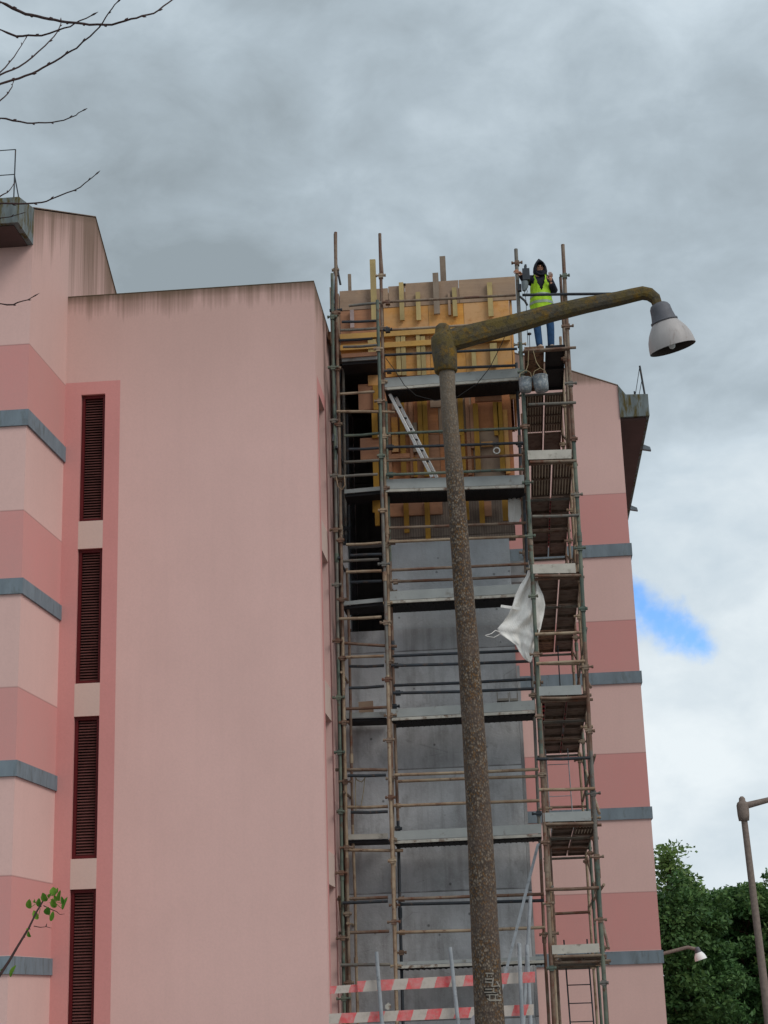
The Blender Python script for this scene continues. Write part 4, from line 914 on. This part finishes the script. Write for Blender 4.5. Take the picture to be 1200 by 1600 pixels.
def far_lamp(top_px, foot_dir, Y, arm_px, bell_top, s, label, pole_r, mirror=False):
    tp_ = at(*top_px, Y); ft_ = Vector((tp_.x+foot_dir, Y, G)); t = thing('street_lamp', ft_, label, 'street lamp')
    mb = MB(); mb.tube([ft_, ft_.lerp(tp_, .5), tp_], [pole_r*1.5, pole_r*1.2, pole_r], 16); mb.build('pole', 'pole_brown', t)
    mb = MB(); mb.lathe([(0, -.22), (.11, -.22), (.125, -.1), (.13, .1), (.11, .16), (.07, .19), (.065, .25), (.03, .29), (0, .295)], Matrix.Translation(tp_) @ Matrix.Scale(.76, 4), 14); mb.build('head_block', 'pole_brown', t)
    pts = [tp_+Vector((0, 0, .06))]+[at(*q, Y) for q in arm_px]; mb = MB(); mb.tube(pts, [.058]+[.045]*(len(pts)-1), 10); mb.build('arm', 'pole_brown', t)
    bell(at(*bell_top, Y), Vector((.3, 0, -1)), s, t, 'lamp_cap', 'alu'); return t
far_lamp((1161, 1266), .12, 27, [(1200, 1250), (1300, 1222), (1330, 1222), (1345, 1235)], (1348, 1238), 1, 'grey-brown street lamp post with bare arm in front of the trees at the right edge', .05)
far_lamp((990, 1508), 0, 43, [(1040, 1489), (1075, 1480), (1087, 1483)], (1088, 1480), .82, 'distant street lamp whose white bell pokes out past the pink corner', .055)

# ------------------------------------------------------------------ trees
def leaf_cloud(mb, c, rx_, ry_, rz_, n, size, rnd, shell=.25):
    for _ in range(n):
        while True:
            v = Vector((rnd.uniform(-1, 1), rnd.uniform(-1, 1), rnd.uniform(-1, 1)))
            if shell < v.length <= 1: break
        v *= rnd.uniform(.85, 1.25); p = c+Vector((v.x*rx_, v.y*ry_, v.z*rz_)); a_ = Vector((rnd.gauss(0, 1), rnd.gauss(0, 1), rnd.gauss(0, .7))).normalized()
        b2 = a_.cross(Vector((rnd.gauss(0, 1), rnd.gauss(0, 1), rnd.gauss(0, 1)))).normalized(); s_ = size*rnd.uniform(.45, 1.6)
        mb.add([p-a_*s_, p+b2*s_*.45, p+a_*s_, p-b2*s_*.45], [(0, 1, 2, 3)])
def tree(foot_x, Y, top, width, mat, label, seed, n_cl=60, leaves=330, size=.13, airy=False, bottom=.12, slim=False):
    rnd = random.Random(seed); t = thing('tree', (foot_x, Y, G), label, 'tree', 'trees behind the right block'); H = top-G
    tr = MB(); tr.tube([(foot_x, Y, G), (foot_x+.1, Y, G+H*.3), (foot_x-.1, Y+.1, G+H*.6), (foot_x, Y, G+H*.92)], [.22, .17, .1, .03], 9)
    cr_ = MB()
    for k in range(n_cl):
        h_ = rnd.random()**.85; z = G+H*(bottom+(1-bottom)*h_)*.96
        w_ = width*(math.sin(math.pi*min(1, (.18+.82*h_)))**.6)*.95+.2 if not slim else width*(1-h_*.7)
        an = rnd.uniform(0, 2*math.pi); rr = w_*math.sqrt(rnd.random())*.9
        c_ = Vector((foot_x+rr*math.cos(an), Y+rr*math.sin(an), z)); s_ = rnd.uniform(.28, .62)*(1 if not airy else .8)
        leaf_cloud(cr_, c_, s_*1.2, s_*1.2, s_*.55, int(leaves*(s_/.55)**2*(.45 if airy else 1)), size, rnd)
        if k % 9 == 0 and not airy:      # shoots standing out of the outline
            t_ = Vector((foot_x+w_*1.05*math.cos(an), Y+w_*math.sin(an)*.6, G+H*rnd.uniform(.8, 1.08))); leaf_cloud(cr_, t_, .28, .28, .34, leaves//4, size, rnd, .0)
        base_ = Vector((foot_x, Y, z-.5*rr)); tr.tube([base_, base_.lerp(c_, .5)+Vector((0, 0, -.08)), c_], [.05, .03, .012], 5)
    tr.build('trunk', 'bark_brown', t); cr_.build('crown', mat, t)
# x = X at that depth
tree(4.45, 52, 4.45, .8, 'leaf_mid', 'tallest thin-crowned tree just right of the pink corner', 3, 40, 420, .075, airy=True, bottom=.35)
tree(4.5, 50, 2.75, 1.7, 'leaf_dark', 'dense dark green tree directly behind the distant bell lamp', 5, 115, 520, .075)
tree(6.9, 54, 3.1, 1.7, 'leaf_dark', 'rounded green tree between the distant bell lamp and the right lamp post', 8, 105, 520, .08)
tree(8.7, 53, 2.7, 1.6, 'leaf_mid', 'lighter green tree right of the right-hand lamp post', 11, 100, 480, .08)
tree(5.5, 57, 3.7, 1.2, 'leaf_mid', 'loose-topped tree rising behind the dense dark one', 14, 70, 420, .08, airy=True, bottom=.35)
tree(7.8, 60, 3.6, 1.5, 'leaf_mid', 'feathery tree top showing behind the rounded one', 17, 70, 420, .08, airy=True, bottom=.35)

# bare tree: trunk left of the frame, twigs reaching into it
bt = thing('tree', (-3.1, 5.3, G), 'bare budding tree whose dark twigs reach in at the top left corner', 'tree')
mb = MB(); mb.tube([(-3.1, 5.3, G), (-3.05, 5.3, .2), (-3.1, 5.25, 1.6), (-3.0, 5.3, 2.6), (-2.95, 5.3, 3.6)], [.11, .09, .07, .05, .03], 12); mb.build('trunk', 'bark_brown', bt)
TW = [([(0, 3), (40, 22), (95, 33), (140, 38), (175, 38), (205, 30), (240, 21), (272, -2)], .0052, (-3.0, 5.3, 2.75)),
      ([(0, 46), (25, 56), (65, 55), (90, 48), (110, 41), (125, 33), (143, 25)], .0040, (-3.0, 5.3, 2.7)),
      ([(0, 132), (50, 115), (75, 102), (95, 90), (120, 75), (140, 57), (155, 42), (165, 28), (175, 12), (183, 3)], .0040, (-3.05, 5.3, 2.3)),
      ([(0, 117), (30, 104), (50, 90), (70, 72), (85, 57), (94, 42), (95, 32)], .0032, (-3.05, 5.3, 2.35)),
      ([(0, 113), (15, 98), (28, 80), (39, 62)], .0025, (-3.05, 5.3, 2.33)),
      ([(0, 184), (20, 188), (42, 192), (80, 192), (100, 188), (118, 180), (129, 173)], .0034, (-3.08, 5.3, 2.1)),
      ([(0, 157), (12, 146), (19, 135), (20, 129)], .0025, (-3.07, 5.3, 2.2)),
      ([(0, 318), (30, 319), (65, 317), (80, 311), (105, 302), (125, 292), (138, 282), (149, 272)], .0034, (-3.1, 5.28, 1.8)),
      ([(0, 306), (12, 301), (20, 290)], .0025, (-3.1, 5.28, 1.85)), ([(0, 341), (18, 338), (32, 334)], .0022, (-3.1, 5.28, 1.75)),
      ([(0, 475), (20, 476), (35, 471), (50, 465)], .0030, (-3.1, 5.27, 1.4))]
rnd = random.Random(4)
for k, (px, r0_, root) in enumerate(TW):
    Yb = 4.7+.09*k; pts = []; ph = rnd.uniform(0, 6)
    # densify
    dd = []
    for i in range(len(px)-1):
        m = max(2, int(math.hypot(px[i+1][0]-px[i][0], px[i+1][1]-px[i][1])/9))
        for j in range(m): t = j/m; dd.append((px[i][0]*(1-t)+px[i+1][0]*t, px[i][1]*(1-t)+px[i+1][1]*t))
    dd.append(px[-1]); n = len(dd)
    pts = [at(x+rnd.uniform(-.8, .8), y+rnd.uniform(-.8, .8), Yb+.12*math.sin(ph+i*.15)) for i, (x, y) in enumerate(dd)]
    root = Vector(root); pre = [root, root.lerp(pts[0], .35)+Vector((0, 0, -.12)), root.lerp(pts[0], .75)+Vector((0, 0, -.08))]
    rs = [r0_*3, r0_*2.2, r0_*1.5]+[r0_*(1.1-.68*i/n) for i in range(n)]
    mb = MB(); mb.tube(pre+pts, rs, 7)
    for i in range(2, n-1, 3):       # buds
        d_ = (pts[i+1]-pts[i]).normalized(); sd_v = d_.cross(Vector((0, 1, 0)))*rnd.choice((-1, 1)); r_i = r0_*(1.1-.68*i/n)
        b0 = pts[i]; b1 = b0+(d_*.9+sd_v*.55).normalized()*.016; mb.tube([b0, b0.lerp(b1, .45), b1], [r_i*1.1, r_i*1.25, .0004], 6)
    e_ = pts[-1]; d_ = (pts[-1]-pts[-2]).normalized(); mb.tube([e_-d_*.002, e_+d_*.012, e_+d_*.032], [r0_*.5, r0_*.85, .0004], 7)
    mb.build('branch', 'bark', bt)
# leafy sapling at bottom left
sp = thing('sapling', (-2.6, 6.0, G), 'young shoot with a tuft of fresh green leaves at bottom left', 'sapling')
st_px = [(0, 1523), (14, 1502), (28, 1478), (45, 1450), (57, 1425), (66, 1410), (72, 1398)]
sp_ = [at(x, y, 6.0+.02*i) for i, (x, y) in enumerate(st_px)]
mb = MB(); mb.tube([(-2.6, 6.0, G), (-2.5, 6.0, -.9), (-2.15, 6.0, -.25)]+sp_, [.012, .011, .009, .0055, .005, .0045, .004, .0035, .003, .0022], 7)
mb.tube([at(53, 1447, 6.04), at(63, 1449, 6.03), at(72, 1448, 6.02), at(80, 1450, 6.0)], [.0018, .0015, .0012, .0008], 5)
mb.tube([at(80, 1421, 6.1), at(88, 1424, 6.1), at(94, 1429, 6.1), at(101, 1428, 6.1)], [.0018, .0015, .0012, .0008], 5); mb.tube([at(68, 1415, 6.1), at(80, 1421, 6.1)], .002, 5)
mb.tube([at(47, 1453, 6.05), at(46, 1446, 6.05)], [.0015, .0006], 5); mb.tube([at(39, 1465, 6.05), at(37, 1459, 6.05)], [.0015, .0006], 5); mb.tube([at(72, 1448, 6.02), at(73, 1443, 6.02)], [.0025, .001], 5)
mb.build('stem', 'bark', sp)
LV = [(46, 1413, 9, 13, -.1), (55, 1408, 4, 5, .3), (62, 1411, 9, 12, .2), (70, 1402, 11, 12, .5), (56, 1430, 8, 13, .5), (75, 1424, 11, 11, -.2), (81, 1432, 6, 13, -.3), (84, 1393, 11, 11, .2), (90, 1391, 4, 6, 0), (84, 1412, 9, 13, .3), (93, 1400, 6, 15, -.2), (101, 1412, 6, 17, -.35), (88, 1403, 7, 9, .8), (20, 1518, 7, 17, -.5), (46, 1460, 6, 8, .4), (43, 1452, 3, 3, 0), (4, 1515, 5, 3, 0), (78, 1400, 6, 8, -.6), (97, 1407, 5, 10, .1)]
mb = MB(); rnd = random.Random(9)
for (x, y, w_, h_, an) in LV:
    c_ = at(x, y, 6.08+rnd.uniform(-.04, .04)); k = .00245; ux = Vector((math.cos(an), rnd.uniform(-.5, .5), math.sin(an))).normalized(); uz = Vector((-math.sin(an), rnd.uniform(-.6, .2), math.cos(an))).normalized()
    nr = ux.cross(uz).normalized(); vs = [c_]; m = 12
    for j in range(m):
        a_ = 2*math.pi*j/m; rr = 1 if j != 3 else 1.18; vs.append(c_+ux*math.cos(a_)*w_*k*.55*rr+uz*math.sin(a_)*h_*k*.55*rr+nr*(.004*math.cos(2*a_)+.003))
    mb.add(vs, [(0, j+1, (j+1) % m+1) for j in range(m)], 0, True)
    mb.tube([c_-uz*h_*k*.5, c_.lerp(at(70, 1408, 6.08), .5) if y < 1440 else c_], .001, 4)
mb.build('leaves', 'leaf_fresh', sp)

# ------------------------------------------------------------------ the worker
def skin(chains, loc, sub=1):
    """chains: list of (points, radii, edges) -> one mesh of skinned surfaces"""
    out = bmesh.new()
    for pts, rad, edges in chains:
        me = bpy.data.meshes.new('tmp'); me.from_pydata([Vector(p) for p in pts], edges, []); ob = bpy.data.objects.new('tmp', me); C.objects.link(ob)
        sk = ob.modifiers.new('s', 'SKIN'); sk.use_smooth_shade = True
        for i, r in enumerate(rad): me.skin_vertices[0].data[i].radius = (r, r) if isinstance(r, (int, float)) else r
        me.skin_vertices[0].data[0].use_root = True
        ss = ob.modifiers.new('u', 'SUBSURF'); ss.levels = sub; ss.render_levels = sub
        dg = bpy.context.evaluated_depsgraph_get(); ev = ob.evaluated_get(dg); m2 = bpy.data.meshes.new_from_object(ev)
        out.from_mesh(m2); bpy.data.objects.remove(ob); bpy.data.meshes.remove(m2)
    me = bpy.data.meshes.new('skin'); out.to_mesh(me); out.free()
    for p in me.polygons: p.use_smooth = True
    return me
def chain(pts, rad): return (pts, rad, [(i, i+1) for i in range(len(pts)-1)])
PW = Vector((.86, 26.30, 10.60))
wk = thing('person', PW, 'person in black hood, lime safety vest and jeans standing on the top landing', 'person')
def addme(me, name, mat, par=wk):
    me.name = name; me.materials.clear(); me.materials.append(M[mat]); o = bpy.data.objects.new(name, me); C.objects.link(o); o.parent = par; return o
# skeleton in metres: x right, y away from the camera, z up
pel = (0, 0, .93)
J = [(0, 0, .95), (0, -.01, 1.08), (.005, -.03, 1.24), (.01, -.04, 1.40), (.02, -.05, 1.49), (.03, -.07, 1.57), (.03, -.075, 1.66),   # 0-6 spine, neck, head
     (-.09, 0, .90), (-.115, -.03, .50), (-.10, .0, .08), (-.10, -.10, .04),                                             # 7-10 left leg
     (.09, 0, .90), (.12, -.02, .50), (.10, .02, .08), (.10, -.08, .04),                                                  # 11-14 right leg
     (-.15, -.03, 1.40), (-.25, -.08, 1.37), (-.33, -.22, 1.43),                                                          # 15-17 arm to hoist
     (.17, -.03, 1.39), (.255, -.02, 1.12), (.17, -.22, 1.235)]                                                             # 18-20 bent arm
Rr = [.135, .125, .14, .12, .055, .088, .075, .082, .058, .040, .035, .082, .058, .040, .035, .058, .045, .030, .058, .045, .030]
Eg = [(0, 1), (1, 2), (2, 3), (3, 4), (4, 5), (5, 6), (0, 7), (7, 8), (8, 9), (9, 10), (0, 11), (11, 12), (12, 13), (13, 14), (3, 15), (15, 16), (16, 17), (3, 18), (18, 19), (19, 20)]
Rr = [(r*1.12, r*.8) if i < 4 else (r, r) for i, r in enumerate(Rr)]
def hand(w_, fwd, side, up, curl):
    w_, fwd, side, up = Vector(w_), Vector(fwd).normalized(), Vector(side).normalized(), Vector(up).normalized(); out = []
    out.append(chain([w_-fwd*.01, w_+fwd*.04, w_+fwd*.085], [.026, (.036, .022), (.036, .018)]))
    for i, (o_, l_) in enumerate(((-.03, .075), (-.010, .085), (.010, .08), (.029, .062))):
        b0 = w_+fwd*.075+side*o_; b1 = b0+fwd*l_*.5+up*curl*.25*l_; b2 = b1+fwd*l_*.32+up*curl*.5*l_; b3 = b2+fwd*l_*.2*(1-curl)+up*curl*.5*l_
        out.append(chain([b0, b1, b2, b3], [.0105, .010, .009, .008]))
    t0 = w_+fwd*.03-side*.03; t1 = t0-side*.03+fwd*.025; t2 = t1+fwd*.035+up*curl*.02; out.append(chain([t0, t1, t2], [.014, .012, .010])); return out
chains = [(J, Rr, Eg)]
chains += hand((.165, -.235, 1.25), (.12, -.25, 1), (1, .1, -.1), (-.3, -1, 0), .35)
chains += hand((-.33, -.23, 1.43), (-.5, -.7, .1), (0, 0, 1), (-.6, .8, 0), .8)
# face: nose, brow, chin, ears
chains += [chain([(.028, -.15, 1.60), (.028, -.172, 1.575)], [.012, .015]), chain([(.03, -.13, 1.52), (.03, -.15, 1.505)], [.035, .026]), chain([(-.052, -.07, 1.585), (-.056, -.06, 1.555)], [.013, .010]), chain([(.112, -.07, 1.585), (.116, -.06, 1.555)], [.013, .010])]
addme(skin(chains, PW), 'body', 'skin')
J2 = [Vector(p) for p in J]
hd = addme(skin([([J[i] for i in (0, 1, 2, 3, 15, 16, 17, 18, 19, 20)], [(.165, .125), (.16, .12), (.172, .15), (.15, .14), .092, .088, .062, .088, .078, .055], [(0, 1), (1, 2), (2, 3), (3, 4), (4, 5), (5, 6), (3, 7), (7, 8), (8, 9)])], PW), 'jacket', 'hood')
addme(skin([([J[i] for i in (0, 7, 8, 9, 11, 12, 13)], [(.125, .095), .090, .074, .062, .090, .074, .062], [(0, 1), (1, 2), (2, 3), (0, 4), (4, 5), (5, 6)])], PW), 'jeans', 'jeans')
for s_ in (9, 13):
    a_ = J2[s_]; addme(skin([chain([a_+Vector((0, .02, .14)), a_+Vector((0, .02, .0)), a_+Vector((0, -.07, -.02)), a_+Vector((0, -.16, -.03))], [.060, .058, .050, .042])], PW), 'boot', 'boots')
def local(mb, name, mat, par=wk):
    for v in mb.v: v += PW
    return mb.build(name, mat, par)
# hood: pointed shell open at the face
mb = MB(); n = 22; ringz = [(1.40, .10, .10, -.02), (1.46, .115, .11, -.045), (1.53, .125, .125, -.06), (1.60, .116, .13, -.07), (1.66, .094, .115, -.07), (1.71, .064, .085, -.065), (1.75, .036, .05, -.055), (1.785, .010, .012, -.05)]
vs = []
for (z, rx2, ry2, yo) in ringz:
    for k in range(n): a_ = 2*math.pi*k/n; vs.append(Vector((.03+rx2*math.sin(a_), yo-ry2*math.cos(a_), z)))
fs = []
for i in range(len(ringz)-1):
    for k in range(n):
        face_open = (i in (1, 2, 3) and (k in (0, 1, n-1, n-2) or (k in (2, n-3) and i in (2,)))) 
        if not face_open: fs.append((i*n+k, i*n+(k+1) % n, (i+1)*n+(k+1) % n, (i+1)*n+k))
mb.add(vs, fs, 0, True)
# rolled hem round the opening
hem = [(-.035, 1.46), (-.052, 1.53), (-.050, 1.60), (-.02, 1.665), (.03, 1.69), (.08, 1.665), (.110, 1.60), (.112, 1.53), (.095, 1.46)]
mb.tube([(x, -.185+abs(x-.03)*.55, z) for x, z in hem], .014, 7); mb.tube([(-.035, -.15, 1.46), (.0, -.16, 1.43), (.03, -.165, 1.42), (.06, -.16, 1.43), (.095, -.15, 1.46)], .02, 7)
local(mb, 'hood', 'hood')
mb = MB(); mb.lathe([(0, 0), (.045, .004), (.062, .03), (.066, .06)], Matrix.Translation((.03, -.10, 1.42)) @ Matrix.Scale(1.35, 4), 16); local(mb, 'neck_scarf', 'hood')
mb = MB()
for x in (.003, .057): mb.lathe([(0, -.012), (.011, -.006), (.012, 0), (.011, .006), (0, .012)], Matrix.Translation((x, -.148, 1.597)), 10)
mb.obox((.03, -.158, 1.538), (.02, 0, 0), (0, .004, 0), (0, 0, .004)); mb.obox((.003, -.15, 1.617), (.016, 0, 0), (0, .004, 0), (0, 0, .004)); mb.obox((.057, -.15, 1.617), (.016, 0, 0), (0, .004, 0), (0, 0, .004))
local(mb, 'face_features', 'cable')
# vest: open-fronted shell
def vest_ring(z):
    t = (z-.76)/(1.44-.76); rx2 = .200-.028*t+.008*math.sin(t*9); ry2 = .165-.015*t; return rx2, ry2, -.01-.035*t, .01*t
levels = [.74+.70*k/26 for k in range(27)]; n = 80; vs = []
for z in levels:
    rx2, ry2, yo, xo = vest_ring(z); 
    if z > 1.22: k_ = (z-1.22)/.22; rx2 *= 1-.32*k_; ry2 *= 1-.06*k_
    for k in range(n): a_ = 2*math.pi*k/n; w_ = 1+.02*math.sin(a_*7+z*13)+.012*math.sin(a_*15-z*20); vs.append(Vector((xo+rx2*w_*math.sin(a_), yo-ry2*w_*math.cos(a_), z)))
fs = []
for i in range(26):
    zc = (levels[i]+levels[i+1])/2
    for k in range(n):
        a_ = 2*math.pi*(k+.5)/n; x = math.sin(a_); front = math.cos(a_) > 0
        if zc > 1.10 and front and abs(x) < (zc-1.10)*2.1: continue          # V neck
        if 1.24 < zc < 1.40 and abs(x) > .90: continue                         # arm holes
        fs.append((i*n+k, i*n+(k+1) % n, (i+1)*n+(k+1) % n, (i+1)*n+k))
mb = MB(); mb.add(vs, fs, 0, True)
mb.add([v*1 for v in (Vector((-.13, -.13, 1.43)), Vector((-.075, -.14, 1.44)), Vector((-.07, .07, 1.46)), Vector((-.135, .07, 1.44)))], [(0, 1, 2, 3)]); mb.add([Vector((.15, -.13, 1.43)), Vector((.095, -.14, 1.44)), Vector((.09, .07, 1.46)), Vector((.155, .07, 1.44))], [(0, 1, 2, 3)])
ve = local(mb, 'safety_vest', 'vest')
for z0 in (1.02, .88):
    mb = MB(); vs = []; m = 40
    for z in (z0, z0+.05):
        rx2, ry2, yo, xo = vest_ring(z)
        for k in range(m): a_ = 2*math.pi*k/m; w_ = 1.03+.02*math.sin(a_*7+z*13)+.012*math.sin(a_*15-z*20); vs.append(Vector((xo+rx2*w_*math.sin(a_), yo-ry2*w_*math.cos(a_), z))+PW)
    mb.add(vs, [(k, (k+1) % m, m+(k+1) % m, m+k) for k in range(m)], 0, True); mb.build('reflective_band', 'reflect', ve)
mb = MB()
for k, x in enumerate((.045, .068, .090)): mb.obox((x, -.168+.15*abs(x)*x/.1, 1.215-.01*k), (.0035, 0, 0), (0, .004, 0), (0, 0, .024)); mb.obox((x, -.169+.15*abs(x)*x/.1, 1.236-.01*k), (.009, 0, 0), (0, .003, 0), (0, 0, .0035))
local(mb, 'chest_print', 'cable')

wk.scale = (1, 1, .965)
wk.rotation_euler = (0, -.035, .10)
